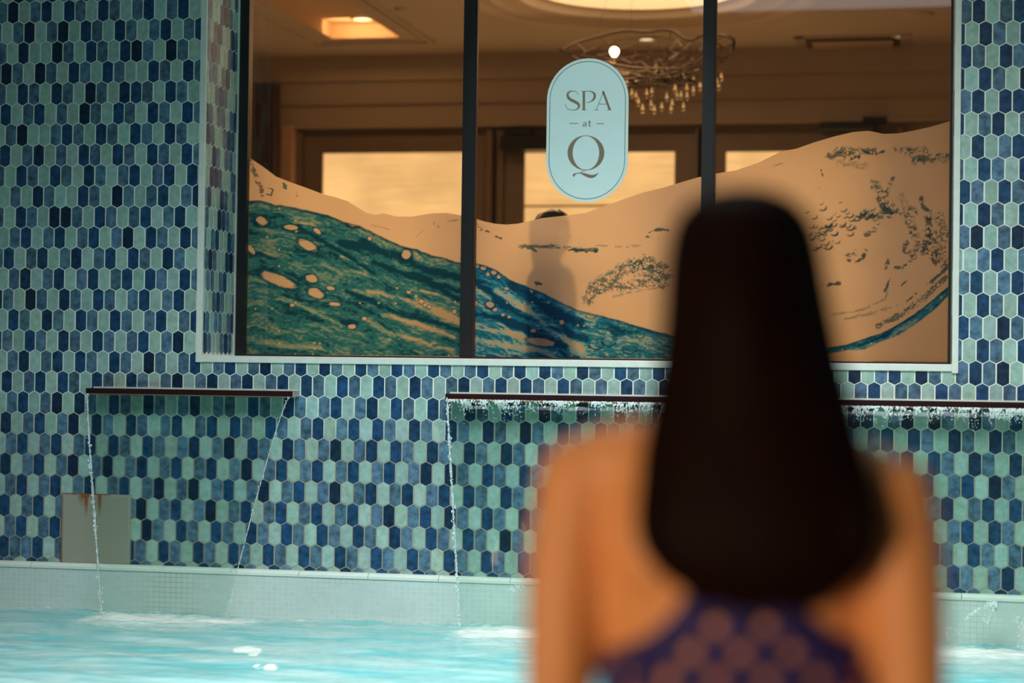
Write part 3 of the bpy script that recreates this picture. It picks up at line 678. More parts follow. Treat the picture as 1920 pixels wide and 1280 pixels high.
# long recess
bm = bmesh.new(); dz = .085
bx(bm, tx0 - .02, tx1 + .02, ty0 - .02, ty1 + .02, CEIL + dz, CEIL + dz + .02)
bx(bm, tx0 - .02, tx0, ty0, ty1, CEIL - .001, CEIL + dz); bx(bm, tx1, tx1 + .02, ty0, ty1, CEIL - .001, CEIL + dz); bx(bm, tx0, tx1, ty1, ty1 + .02, CEIL - .001, CEIL + dz); bx(bm, tx0, tx1, ty0 - .02, ty0, CEIL - .001, CEIL + dz)
struct(obj('trim_5', bm, plain('recess_paint', (.75, .55, .36), .7)), 'narrow lit ceiling recess')
bm = bmesh.new()
for w_, h_ in ((.10, .012), (.16, .022)):
    bx(bm, tx0 - w_ - .02, tx0 - w_, ty0, ty1 + w_, CEIL - h_, CEIL); bx(bm, tx1 + w_, tx1 + w_ + .02, ty0, ty1 + w_, CEIL - h_, CEIL); bx(bm, tx0 - w_ - .02, tx1 + w_ + .02, ty1 + w_, ty1 + w_ + .02, CEIL - h_, CEIL)
struct(obj('trim_6', bm, M_CEIL), 'moulding around the narrow recess')
area('recess_strip', ((tx0 + tx1) / 2, ty1 - .22, CEIL + .035), ((tx0 + tx1) / 2, ty1, CEIL + .045), .34, .03, 1.1, (1, .55, .22))
# crown mouldings along the back wall
def zb(py, Y=BY, px=1000): return at(px, py, Y).z
bm = bmesh.new()
bx(bm, IXL, IXR, BY - .20, BY, zb(146, BY - .2), CEIL); bx(bm, IXL, IXR, BY - .16, BY, zb(186, BY - .16), zb(146, BY - .2)); bx(bm, IXL, IXR, BY - .175, BY, zb(190, BY - .17), zb(186, BY - .16))
bx(bm, IXL, IXR, BY - .13, BY, zb(230, BY - .12), zb(190, BY - .17)); bx(bm, IXL, IXR, BY - .145, BY, zb(235, BY - .15), zb(230, BY - .12))
struct(obj('trim_7', bm, plain('cornice_paint', (.46, .38, .30), .8, 0, .06, 3)), 'stepped cornice above the lounge doors')
# doors with lit, finely ribbed glass
def litglass():
    m, nt, b, out = newmat('lit_ribbed_glass')
    tc = nt.nodes.new('ShaderNodeTexCoord'); mp = nt.nodes.new('ShaderNodeMapping'); mp.inputs['Scale'].default_value = (1.2, 1, 70)
    n = nt.nodes.new('ShaderNodeTexNoise'); n.inputs['Scale'].default_value = 2.2; n.inputs['Detail'].default_value = 3
    nt.links.new(tc.outputs['Object'], mp.inputs[0]); nt.links.new(mp.outputs[0], n.inputs['Vector'])
    n2 = nt.nodes.new('ShaderNodeTexNoise'); n2.inputs['Scale'].default_value = 2.6; nt.links.new(tc.outputs['Object'], n2.inputs['Vector'])
    ad = nt.nodes.new('ShaderNodeMath'); ad.operation = 'MULTIPLY'; nt.links.new(n.outputs['Fac'], ad.inputs[0]); nt.links.new(n2.outputs['Fac'], ad.inputs[1])
    rp = nt.nodes.new('ShaderNodeMapRange'); rp.inputs[1].default_value = .12; rp.inputs[2].default_value = .40; rp.inputs[3].default_value = .74; rp.inputs[4].default_value = 1.2
    nt.links.new(ad.outputs[0], rp.inputs[0]); b.inputs['Base Color'].default_value = (.4, .3, .18, 1)
    b.inputs['Emission Color'].default_value = (1.0, .56, .21, 1); nt.links.new(rp.outputs[0], b.inputs['Emission Strength']); b.inputs['Roughness'].default_value = .4
    return m
M_LIT = litglass(); M_DOOR = plain('brown_door', (.23, .17, .12), .5, 0, .1, 6)
for k, (xa, xb, yt) in enumerate(((607, 876, 288), (985, 1266, 287), (1362, 1640, 285))):
    a, b = at(xa, yt, BY - .05), at(xb, yt, BY - .05); zt = a.z
    bm = bmesh.new(); fw_ = .13
    bx(bm, a.x - fw_, a.x, BY - .07, BY, FLZ, zt); bx(bm, b.x, b.x + fw_, BY - .07, BY, FLZ, zt); bx(bm, a.x - fw_, b.x + fw_, BY - .07, BY, zt, zt + .11)
    bx(bm, a.x - fw_ - .045, a.x - fw_ - .005, BY - .10, BY, FLZ, zt + .14); bx(bm, b.x + fw_ + .005, b.x + fw_ + .045, BY - .10, BY, FLZ, zt + .14)
    bx(bm, a.x, b.x, BY - .07, BY, FLZ, FLZ + .3)
    d = struct(obj('door_%d' % (k + 1), bm, M_DOOR), 'brown lounge door with a large lit ribbed glass panel')
    obj('door_glass', box(a.x, b.x, BY - .05, BY - .01, FLZ + .3, zt), M_LIT, d)
    zr = at(1100, 386, BY - .05).z
    if k == 1: obj('rail', box(a.x, b.x, BY - .065, BY - .05, zr - .006, zr + .006), plain('brass_rail', (.45, .26, .10), .4), d)
    obj('handle', tube(bmesh.new(), [(b.x + .05, BY - .12, FLZ + .9), (b.x + .05, BY - .12, FLZ + 1.2)], .012), M_DARK, d)
# overhead door closers
for (xa, ya, xb, yb, ex, lab) in ((938, 254, 1030, 281, 975, 'dark door closer over the middle lounge door, partly behind the oval sign'), (1536, 231, 1640, 243, 1640, 'dark door closer high on the right above the wave film')):
    a, b = at(xa, ya, BY - .22), at(xb, yb, BY - .22)
    t = thing('door_closer', lab, 'door closer', ((a.x + b.x) / 2, BY - .2, b.z))
    obj('closer_body', box(a.x, b.x, BY - .24, BY - .10, b.z, a.z, bev=.006), M_DARK, t)
    e = at(ex, ya - 12, BY - .22)
    obj('arm', box(e.x - .07, e.x + .07, BY - .24, BY - .10, a.z + .004, e.z, bev=.004), M_DARK, t)
# near column and curtain edge at the left, seen through the first pane
bm = bmesh.new(); c0, c1 = at(481, 300, BY - .3), at(520, 300, BY - .3)
for k in range(7):
    xa = c0.x + (c1.x - c0.x) * k / 7; bx(bm, xa, xa + (c1.x - c0.x) / 7 * .72, BY - .36, BY - .3, FLZ, zb(150, BY - .3)); 
bx(bm, c0.x, c1.x, BY - .3, BY - .26, FLZ, zb(150, BY - .3))
tag(obj('curtain', bm, plain('dark_brown_curtain', (.075, .045, .025), .8, 0, .25, 12)), 'dark brown pleated curtain hanging at the left end of the lounge', 'curtain')
bm = bmesh.new(); c0, c1 = at(526, 300, BY - .2), at(546, 300, BY - .2); bx(bm, c0.x, c1.x, BY - .2, BY, FLZ, zb(236)); obj_ = obj('trim_8', bm, plain('pale_pilaster', (.62, .42, .27), .6)); struct(obj_, 'pale pilaster')
# ceiling fittings
def downlight(px, py, rad, lab, z=CEIL, glow=True):
    p = atz(px, py, z); t = thing('downlight', lab, 'ceiling light', (p.x, p.y, z), 'lounge downlights')
    bm = bmesh.new(); lathe(bm, [(rad, 0), (rad + .012, -.003), (rad + .014, -.009), (rad, -.011), (rad - .004, -.004)], (p.x, p.y, z), 28); obj('bezel', bm, M_TRIM, t)
    bm = bmesh.new(); lathe(bm, [(0, -.004), (rad, -.004), (rad, -.001), (0, -.001)], (p.x, p.y, z), 28)
    obj('lens', bm, plain('lit_lens', (.9, .75, .5), .4, emit=(1, .72, .42), es=1.5), t)
downlight(678, 33, .055, 'round downlight inside the narrow lit ceiling recess', CEIL + .084)
downlight(1690, 66, .046, 'round downlight beside the ceiling vent')
downlight(1212, 72, .050, 'round downlight seen through the chandelier mesh')
def detector(px, py, r, lab):
    p = atz(px, py, CEIL); bm = bmesh.new(); lathe(bm, [(0, -.018), (r * .7, -.018), (r, -.008), (r, 0), (0, 0)], (p.x, p.y, CEIL), 28)
    o = obj('ceiling_speaker', bm, M_CEIL); o.location = (0, 0, 0); tag(o, lab, 'ceiling speaker')
detector(755, 16, .048, 'flat round ceiling fitting above the left pane'); detector(1722, 26, .085, 'wide flat round ceiling fitting at the top right of the window')
a, b, c, d = atz(1487, 68, CEIL), atz(1700, 66, CEIL), atz(1714, 101, CEIL), atz(1502, 101, CEIL)
vx0, vx1, vy0, vy1 = (a.x + d.x) / 2, (b.x + c.x) / 2, c.y, a.y
vy0, vy1 = min(a.y, c.y), max(a.y, c.y)
t = thing('ceiling_vent', 'square ceiling air vent with a raised frame, above the right pane', 'vent', ((vx0 + vx1) / 2, (vy0 + vy1) / 2, CEIL))
bm = bmesh.new(); fr = .06; mx_, my_ = vx1 - vx0, vy1 - vy0
for q in ((vx0, vx1, vy0, vy0 + fr), (vx0, vx1, vy1 - fr, vy1), (vx0, vx0 + fr, vy0, vy1), (vx1 - fr, vx1, vy0, vy1)): bx(bm, q[0], q[1], q[2], q[3], CEIL - .006, CEIL, bev=.002)
obj('frame', bm, plain('vent_frame', (.50, .41, .32), .8), t)
obj('diffuser', box(vx0 + .10, vx1 - .10, vy0 + .14, vy1 - .12, CEIL - .022, CEIL - .010, bev=.003), plain('vent_panel', (.62, .50, .38), .7), t)
obj('gap_shade', box(vx0 + fr, vx1 - fr, vy0 + fr, vy1 - fr, CEIL - .003, CEIL - .001), plain('vent_gap_shade', (.16, .10, .06), .8), t)  # flat dark sheet painted for the shade in the vent gap

# ------------------------------------------------------------------ chandelier
chd = rcy - .02
M_WIRE = plain('bronze_wire', (.045, .024, .013), .45, .5)
cc_ = at(1215, 97, chd); cz = cc_.z
chand = thing('chandelier', 'bronze wire mesh chandelier with hanging glass drops and one glowing bulb', 'chandelier', (cc_.x, chd, cz))
RX, RYY = .43, .33
top = [(485, 298), (560, 262), (640, 236), (740, 210), (870, 183), (1000, 190), (1100, 178), (1170, 190), (1230, 230), (1280, 240), (1320, 215), (1400, 207), (1470, 213), (1520, 240), (1515, 290)]
front = [(1500, 330), (1450, 350), (1390, 372), (1330, 396), (1240, 408), (1100, 412), (960, 408), (860, 396), (760, 372), (660, 352), (580, 332), (510, 312)]
loop = []
for kk, (zx, zy) in enumerate(top):
    u = (zx - 485) / 1030; yy = chd + RYY * math.sin(math.pi * max(.02, min(.98, u))); loop.append(at(900 + zx / 3.2, zy / 3.2, yy))
for zx, zy in front:
    u = (zx - 485) / 1030; yy = chd - RYY * .9 * math.sin(math.pi * max(.02, min(.98, u))); loop.append(at(900 + zx / 3.2, zy / 3.2, yy))
LP = smoothline([tuple(p) for p in loop + [loop[0]]], 5)[:-1]
nb = (len(top) - 1) * 5
bm = bmesh.new(); tube(bm, LP, [.0095 if k <= nb else max(.0042, .0095 - .0012 * min(k - nb, len(LP) - k)) for k in range(len(LP))], 6, True); obj('rim_wire', bm, M_WIRE, chand, True)
# web of irregular cells between the rim and a lower dish
ctr = Vector((cc_.x + .03, chd, min(p[2] for p in LP) - .02))
NR, rings = 40, []
idxs = [int(k * len(LP) / NR) for k in range(NR)]
wr = random.Random(3)
for lv in range(6):
    f = 1 - lv / 6.; ring = []
    for k in range(NR):
        p = Vector(LP[idxs[k]]); q = ctr.lerp(p, f)
        q.z = p.z * f ** .7 + ctr.z * (1 - f ** .7) - .03 * math.sin(math.pi * f)
        if lv: q += Vector((wr.uniform(-.02, .02), wr.uniform(-.022, .022), wr.uniform(-.013, .013)))
        ring.append(q)
    rings.append(ring)
bm = bmesh.new()
for lv in range(6):                                                     # honeycomb of bent wire
    for k in range(NR):
        if (k + lv) % 2 == 0 and lv < 5: tube(bm, [rings[lv][k], rings[lv + 1][k]], .0032, 4)
        if lv: tube(bm, [rings[lv][k], rings[lv][(k + 1) % NR]], .0030, 4)
obj('wire_mesh', bm, M_WIRE, chand)
bm = bmesh.new()
for k in range(7):
    q = 2 * math.pi * k / 7; tube(bm, [ctr + Vector((.05 * math.cos(q), .05 * math.sin(q), 0)), ctr + Vector((.26 * math.cos(q), .2 * math.sin(q), -.008))], .005, 5)
tube(bm, [ctr + Vector((.24 * math.cos(2 * math.pi * k / 24), .18 * math.sin(2 * math.pi * k / 24), -.012)) for k in range(24)], .006, 5, True)
tube(bm, [ctr + Vector((.12 * math.cos(2 * math.pi * k / 24), .10 * math.sin(2 * math.pi * k / 24), -.012)) for k in range(24)], .005, 5, True)
obj('lamp_tray', bm, M_WIRE, chand)
bp = at(1152, 97, chd - .05)
bm = bmesh.new(); lathe(bm, [(0, .026), (.012, .023), (.023, .011), (.025, -.002), (.017, -.017), (.010, -.028), (0, -.028)], bp, 14)
obj('bulb', bm, plain('glowing_bulb', (1, .8, .5), .3, emit=(1, .62, .30), es=45), chand, True)
bm = bmesh.new(); tube(bm, [bp - Vector((0, 0, .026)), bp - Vector((0, 0, .07))], .011, 8); obj('lamp_holder', bm, M_WIRE, chand)
l = bpy.data.lights.new('bulb_light', 'POINT'); l.energy = 3; l.color = (1, .6, .3); l.shadow_soft_size = .02
o = bpy.data.objects.new('bulb_light', l); COL.objects.link(o); o.location = bp + Vector((0, -.04, 0))
mg, nt, b, out = newmat('clear_crystal'); b.inputs['Base Color'].default_value = (1, .93, .85, 1); b.inputs['Transmission Weight'].default_value = 1.0; b.inputs['Roughness'].default_value = .02; b.inputs['IOR'].default_value = 1.5
drops = [(1055, 430), (935, 490), (1225, 470), (1005, 490), (910, 590), (935, 605), (950, 640), (975, 680), (1000, 590), (1025, 655), (1045, 685), (1030, 580), (1090, 670), (1120, 612), (1130, 505), (1145, 682), (1152, 650), (1180, 602), (1170, 562), (1205, 602), (1220, 668), (1242, 605), (1240, 560), (1280, 572), (1280, 512), (1320, 545), (1430, 545), (1447, 490), (1418, 520), (880, 520), (860, 640), (800, 600), (740, 560), (700, 640), (1370, 560), (1350, 620)]
for zx, zy in drops:
    yy = chd + wr.uniform(-.16, .16); p = at(900 + zx / 3.2, zy / 3.2, yy)
    bm = bmesh.new(); s = wr.uniform(1.05, 1.3)
    lathe(bm, [(0, 0), (.007 * s, .003), (.011 * s, .011), (.010 * s, .020), (.006 * s, .034), (.0025 * s, .050), (0, .058)], p, 12)
    d = obj('glass_drop', bm, mg, chand, True)
    bm = bmesh.new(); tube(bm, [p + Vector((0, 0, .055)), Vector((p.x, p.y, ctr.z + .0))], .0009, 4); obj('thread', bm, M_STEEL, d)
bm = bmesh.new()
for zx, zy, ux in ((700, 200, 1010), (900, 190, 1000), (1330, 120, 1235)):
    a = at(900 + zx / 3.2, zy / 3.2, chd); tube(bm, [a, (rcx + (a.x - rcx) * .25, chd, CEIL + .34)], .0007, 4)
obj('suspension_wire', bm, M_WIRE, chand)

# ------------------------------------------------------------------ water spouts and falling sheets
def sheet_material():
    m, nt, b, out = newmat('falling_water'); nt.nodes.remove(b)
    tr = nt.nodes.new('ShaderNodeBsdfTransparent'); tr.inputs[0].default_value = (.70, .84, .80, 1)
    tc0 = nt.nodes.new('ShaderNodeTexCoord'); sp0 = nt.nodes.new('ShaderNodeSeparateXYZ'); nt.links.new(tc0.outputs['Object'], sp0.inputs[0])
    mr = nt.nodes.new('ShaderNodeMapRange'); mr.inputs[1].default_value = 0; mr.inputs[2].default_value = .88; nt.links.new(sp0.outputs[2], mr.inputs[0])
    tm = nt.nodes.new('ShaderNodeMix'); tm.data_type = 'RGBA'; tm.inputs[6].default_value = (.90, .96, .94, 1); tm.inputs[7].default_value = (.66, .775, .735, 1)
    nt.links.new(mr.outputs[0], tm.inputs[0]); nt.links.new(tm.outputs[2], tr.inputs[0])
    gl = nt.nodes.new('ShaderNodeBsdfGlossy'); gl.inputs['Roughness'].default_value = .08
    fr = nt.nodes.new('ShaderNodeFresnel'); fr.inputs['IOR'].default_value = 1.33
    mx = nt.nodes.new('ShaderNodeMixShader'); nt.links.new(fr.outputs[0], mx.inputs[0]); nt.links.new(tr.outputs[0], mx.inputs[1]); nt.links.new(gl.outputs[0], mx.inputs[2])
    rf = nt.nodes.new('ShaderNodeBsdfRefraction'); rf.inputs['IOR'].default_value = 1.07; rf.inputs['Roughness'].default_value = .0; rf.inputs[0].default_value = (.86, .93, .90, 1)
    tc = nt.nodes.new('ShaderNodeTexCoord'); n = nt.nodes.new('ShaderNodeTexNoise'); n.inputs['Scale'].default_value = 9; nt.links.new(tc.outputs['Object'], n.inputs['Vector'])
    bp = nt.nodes.new('ShaderNodeBump'); bp.inputs['Strength'].default_value = .3; bp.inputs['Distance'].default_value = .02; nt.links.new(n.outputs['Fac'], bp.inputs['Height']); nt.links.new(bp.outputs[0], rf.inputs['Normal'])
    m2 = nt.nodes.new('ShaderNodeMixShader'); m2.inputs[0].default_value = .35
    nt.links.new(mx.outputs[0], m2.inputs[1]); nt.links.new(rf.outputs[0], m2.inputs[2]); nt.links.new(m2.outputs[0], out.inputs[0])
    return m
M_SHEET = sheet_material()
mb_, nt, b, out = newmat('water_beads'); b.inputs['Base Color'].default_value = (.82, .90, .90, 1); b.inputs['Roughness'].default_value = .04; b.inputs['Transmission Weight'].default_value = .55; b.inputs['IOR'].default_value = 1.33; b.inputs['Specular IOR Level'].default_value = 1.0; M_BEAD = mb_
mb_, nt, b, out = newmat('white_water'); b.inputs['Base Color'].default_value = (.88, .93, .92, 1); b.inputs['Roughness'].default_value = .15; M_FOAM = mb_
SPZ = -1.5735 + Z0
spouts = [(.361, 1.242, 'smooth'), (1.868, 2.745, 'rough'), (3.375, 4.255, 'rough')]
splab = ('long dark bronze water spout at the left, pouring a clear smooth sheet', 'dark bronze water spout under the middle of the window, water breaking white at its lip', 'dark bronze water spout at the right edge, water breaking white at its lip')
wlab = ('clear thin sheet of water falling from the left spout', 'sheet of water falling from the middle spout, frothy at the top', 'sheet of water falling from the right spout, frothy at the top')
_t = bmesh.new(); bmesh.ops.create_icosphere(_t, subdivisions=1, radius=1)
ICO_V = np.array([v.co[:] for v in _t.verts]); ICO_F = np.array([[v.index for v in f.verts] for f in _t.faces]); _t.free()
def beads(name, items, mat, parent=None):
    P = np.array([i[0][:] for i in items]); R = np.array([(i[1], i[1], i[1] * i[2]) for i in items])
    V = (ICO_V[None] * R[:, None] + P[:, None]).reshape(-1, 3); F = (ICO_F[None] + (np.arange(len(P)) * len(ICO_V))[:, None, None]).reshape(-1, 3)
    return pymesh(name, V, F.tolist(), mat, parent, True)
for (x0, x1, kind), sl_, wl_ in zip(spouts, splab, wlab):
    t = thing('water_spout', sl_, 'water spout', ((x0 + x1) / 2, 0, SPZ), 'water spouts along the tiled wall')
    # upper and lower lip with a dark slot between, open to the front
    obj('spout_body', box(x0, x1, -.08, .01, SPZ - .006, SPZ + .015, bev=.0008), M_BRONZE, t)
    obj('top_edge', box(x0 + .002, x1, -.008, .004, SPZ + .015, SPZ + .0215), M_TRIM, t)
    obj('end_cap', box(x1 - .004, x1 + .004, -.078, .0, SPZ - .007, SPZ + .014), M_STEEL, t)
    obj('lower_lip', box(x0, x1, -.084, -.0, SPZ - .010, SPZ - .006), plain('copper_lip', (.36, .25, .17), .35, .6), t)
    # ballistic sheet, drawing in towards the bottom
    h = SPZ - .008; NXs, NZs = 60, 40
    V, F = [], []
    nl, nr = .118 if kind == 'smooth' else .085, .215 if kind == 'smooth' else .19
    edgeL, edgeR = [], []
    for j in range(NZs + 1):
        f = j / NZs; tt = math.sqrt(f); y = -.084 - .105 * tt; z = h * (1 - f) + .012 * f
        a = x0 + .012 + nl * f ** .9; b_ = x1 - .012 - nr * f ** .9
        edgeL.append(Vector((a, y, z))); edgeR.append(Vector((b_, y, z)))
        for i in range(NXs + 1):
            u = i / NXs; V.append((a + (b_ - a) * u, y + .002 * math.sin(u * 40 + 5 * f) * (1 - f) + .003 * mnoise.noise((u * 6, f * 5, x0)), z))
    for j in range(NZs):
        for i in range(NXs):
            q = j * (NXs + 1) + i; F.append((q, q + 1, q + NXs + 2, q + NXs + 1))
    ws = thing('water_curtain', wl_, 'falling water', ((x0 + x1) / 2, -.08, 0), 'falling sheets of water')
    pymesh('sheet', V, F, M_SHEET, ws, True)
    rr = random.Random(int(x0 * 100))
    for E_, dense in ((edgeL, 1), (edgeR, .3)):
        path = smoothline([tuple(p) for p in E_], 4)
        bm = bmesh.new(); tube(bm, path, [(.0038 if dense == 1 else .0020) * (1 + .5 * math.sin(k * .9 + math.sin(k * .31) * 3)) for k in range(len(path))], 7); obj('edge_rope', bm, M_BEAD, ws, True)
        bm = []
        for k in range(int(120 * dense)):
            p = Vector(path[rr.randrange(len(path))]) + Vector((rr.gauss(0, .0045), -.004 + rr.gauss(0, .003), rr.gauss(0, .004)))
            bm.append((p, rr.uniform(.0012, .0030 if dense == 1 else .002), rr.uniform(.8, 2.2)))
        tag_ = beads('droplets', bm, M_FOAM, ws); tag_['kind'] = 'stuff'
    if kind == 'rough':
        bm = []
        for k in range(15000):
            u = rr.random(); dpt = rr.expovariate(1 / .020)
            nn = .6 * mnoise.noise((u * 26, dpt * 20, x0 * 3)) + .8 * mnoise.noise((u * 130, dpt * 110, x0))
            if dpt > .095 or nn < .02 + dpt * 4.2 - (.12 if dpt < .010 else 0): continue
            x_ = x0 + .01 + (x1 - x0 - .02) * u
            bm.append((Vector((x_, -.087 - .03 * math.sqrt(dpt / .8) - rr.random() * .006, h + .001 - dpt)), rr.uniform(.0006, .0019), rr.uniform(.5, 2.0)))
        o = beads('froth_glint', bm, M_FOAM, ws); o['kind'] = 'stuff'  # breaking water, its sparkle put in as white beads
        bm = []
        for k in range(420):
            bm.append((Vector((x0 + .01 + (x1 - x0) * .62 * rr.random() ** 1.1, -.0885, h + .003 - rr.random() * .006)), rr.uniform(.0010, .0022), rr.uniform(.5, 1.1)))
        o = beads('lip_glints', bm, plain('orange_glint_beads', (.95, .60, .42), .08, .9, 0.05), ws); o['kind'] = 'stuff'  # warm reflections at the lip, put into the bead colour
# leaping splashes against the rim
def splash(arcs, lab, seed):
    rr = random.Random(seed); bm = []
    for pts, r, n_, sp_ in arcs:
        P = smoothline([tuple(at(px, py, -.14 if Y is None else Y)) for px, py, Y in pts], 10)
        for k in range(n_):
            p = Vector(P[rr.randrange(len(P))]) + Vector((rr.gauss(0, sp_), rr.gauss(0, .01), rr.gauss(0, sp_))); bm.append((p, r * rr.uniform(.5, 1.3), rr.uniform(.7, 1.8)))
    tag(beads('splash', bm, M_FOAM), lab, 'splash', 'splashes leaping at the pool rim', 'stuff')
N_ = None
splash([([(1812, 1160, N_), (1825, 1148, N_), (1840, 1140, N_), (1865, 1133, N_)], .0032, 70, .003), ([(1855, 1132, N_), (1868, 1133, N_), (1862, 1145, N_)], .0042, 60, .004), ([(1845, 1140, N_), (1845, 1160, N_), (1852, 1166, N_), (1858, 1150, N_)], .0024, 40, .0015), ([(1866, 1150, N_), (1865, 1170, N_)], .002, 16, .0015)], 'arching splash of white droplets above the rim at the far right', 1)
splash([([(1750, 1162, N_), (1772, 1172, N_), (1785, 1178, N_), (1798, 1188, N_)], .0018, 26, .003), ([(1776, 1176, N_), (1777, 1192, N_), (1780, 1205, N_)], .003, 30, .003), ([(1744, 1180, N_), (1745, 1188, N_)], .002, 8, .003)], 'small curling splash low on the rim just right of the person', 2)
splash([([(960, 1104, N_), (975, 1100, N_), (992, 1085, N_)], .0026, 60, .007)], 'little spray of droplets on the rim left of the person', 3)
splash([([(1908, 1160, N_), (1910, 1190, N_)], .0026, 24, .004), ([(1915, 1168, N_), (1920, 1180, N_)], .0026, 14, .004)], 'splash cut off by the right edge of the picture', 4)

# ------------------------------------------------------------------ pool water
def water_material():
    m, nt, b, out = newmat('pool_water')
    a = nt.nodes.new('ShaderNodeVertexColor'); a.layer_name = 'Col'
    tc = nt.nodes.new('ShaderNodeTexCoord'); mp = nt.nodes.new('ShaderNodeMapping'); mp.inputs['Scale'].default_value = (1.1, 3.2, 1)
    n = nt.nodes.new('ShaderNodeTexNoise'); n.inputs['Scale'].default_value = 2.2; n.inputs['Detail'].default_value = 5; n.inputs['Distortion'].default_value = .6
    nt.links.new(tc.outputs['Object'], mp.inputs[0]); nt.links.new(mp.outputs[0], n.inputs['Vector'])
    cr = nt.nodes.new('ShaderNodeValToRGB'); e = cr.color_ramp.elements
    e[0].position = .38; e[0].color = (.17, .50, .50, 1); e[1].position = .62; e[1].color = (.40, .60, .57, 1)
    nt.links.new(n.outputs['Fac'], cr.inputs[0])
    # froth and painted glints, broken up by fine noise
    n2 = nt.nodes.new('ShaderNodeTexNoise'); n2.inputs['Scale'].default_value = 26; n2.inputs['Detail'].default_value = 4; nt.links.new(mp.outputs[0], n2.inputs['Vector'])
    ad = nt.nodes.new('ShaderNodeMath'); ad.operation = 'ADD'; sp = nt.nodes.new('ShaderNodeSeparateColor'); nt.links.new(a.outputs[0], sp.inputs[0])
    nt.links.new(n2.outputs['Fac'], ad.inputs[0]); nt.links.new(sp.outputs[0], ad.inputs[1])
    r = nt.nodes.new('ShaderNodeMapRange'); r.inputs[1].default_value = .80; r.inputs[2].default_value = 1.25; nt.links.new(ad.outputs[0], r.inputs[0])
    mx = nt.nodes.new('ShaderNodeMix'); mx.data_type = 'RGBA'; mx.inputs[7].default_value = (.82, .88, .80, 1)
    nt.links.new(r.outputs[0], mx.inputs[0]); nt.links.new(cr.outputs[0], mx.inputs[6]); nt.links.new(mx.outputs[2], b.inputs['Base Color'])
    b.inputs['Roughness'].default_value = .12; b.inputs['IOR'].default_value = 1.33; b.inputs['Specular IOR Level'].default_value = .35
    return m
gx = np.concatenate([np.arange(XL, XR, .014)]); gy = np.concatenate([np.arange(-5.48, -2.2, .05), np.arange(-2.2, -.034, .012), [-.033]])
XX, YY = np.meshgrid(gx, gy)
hgt = np.zeros_like(XX)
for k, (amp, L, an) in enumerate(((.0042, .55, 1.45), (.0030, .33, 1.8), (.0022, .21, 1.2), (.0016, .13, 1.65), (.0009, .08, 1.4), (.0006, .05, 1.9))):
    wx, wy = math.cos(an) / L, math.sin(an) / L
    wob = (fbm(XX / (L * 3), YY / (L * 1.6), 100 + k) - .5) * 9
    hgt += amp * np.sin(2 * np.pi * (XX * wx + YY * wy) + wob)
near = np.exp(YY / .35)
hgt += near * .010 * (fbm(XX / .06, YY / .035, 140, 4) - .5) * 2
froth_glint = np.zeros_like(XX)
for x0, x1, kind in spouts:
    inx = sstep(x0 + .02, x0 + .16, XX) * (1 - sstep(x1 - .22, x1 + .02, XX))
    froth_glint = np.maximum(froth_glint, inx * (np.exp(-((YY + .20) / .12) ** 2) * .95 + np.exp(-((YY + .42) / .20) ** 2) * .45))
froth_glint = np.maximum(froth_glint, .46 * np.exp((YY + .03) / .12)) * (.55 + .9 * fbm(XX / .15, YY / .09, 150)) + .12 * (fbm(XX / .7, YY / .25, 160) - .5)
for px_, py_, rx_, ry_ in ((463, 1218, 27, 6), (476, 1229, 9, 6), (506, 1250, 13, 4), (482, 1249, 3, 2)):  # bright highlight on the water painted in as white patches
    ppx, ppy = pix(XX, YY, 0 * XX); q = np.hypot((ppx - px_) / rx_, (ppy - py_) / ry_); froth_glint = np.maximum(froth_glint, 1.6 * (1 - sstep(.7, 1.15, q + .5 * (fbm(XX / .03, YY / .03, 180) - .5))))
hgt += froth_glint * .004 * (fbm(XX / .02, YY / .02, 170) - .4)
V = np.stack([XX.ravel(), YY.ravel(), hgt.ravel()], 1); ny, nxx = XX.shape; idx = np.arange(nxx * ny).reshape(ny, nxx)
F = np.stack([idx[:-1, :-1], idx[:-1, 1:], idx[1:, 1:], idx[1:, :-1]], -1).reshape(-1, 4).tolist()
fr3 = np.repeat(np.clip(froth_glint, 0, 1.6).reshape(-1, 1), 3, 1)
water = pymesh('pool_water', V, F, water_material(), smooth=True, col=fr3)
tag(water, 'rippled turquoise pool water, frothing along the tiled wall', 'water', kind='stuff')
M_BASIN = plain('pool_basin', (.45, .72, .68), .5)
struct_box('floor_pool', XL, XR, -5.5, -.03, -1.35, -1.3, mat=M_BASIN)
DECKZ = .285
struct(obj('floor_deck', box(XL, XR, -9.5, -5.5, -1.35, DECKZ, bev=.01), plain('deck_stone', (.42, .40, .36), .5, 0, .1, 6)), 'pool deck')

# ------------------------------------------------------------------ people
M_SKIN = plain('skin', (.82, .335, .115), .5, 0, .05, 20)
try:
    _b = M_SKIN.node_tree.nodes['Principled BSDF']; _b.inputs['Subsurface Weight'].default_value = .08; _b.inputs['Subsurface Radius'].default_value = (.02, .008, .004)
except Exception: pass
def ell(bm, secs, seg=28):
    """closed loft of ellipses: (centre, rx, ry, [super exponent]) stacked in the order given, axes world x / y"""
    rings = []
    for c, rx, ry in secs:
        rings.append([bm.verts.new(Vector(c) + Vector((rx * math.cos(2 * math.pi * k / seg), ry * math.sin(2 * math.pi * k / seg), 0))) for k in range(seg)])
    for A, B in zip(rings, rings[1:]):
        for k in range(seg): bm.faces.new((A[k], A[(k + 1) % seg], B[(k + 1) % seg], B[k]))
    bm.faces.new(rings[0][::-1]); bm.faces.new(rings[-1]); return bm
def blob(bm, c, r):
    bmesh.ops.create_uvsphere(bm, u_segments=16, v_segments=10, radius=1, matrix=Matrix.Translation(c) @ Matrix.Diagonal((r[0], r[1], r[2], 1)))
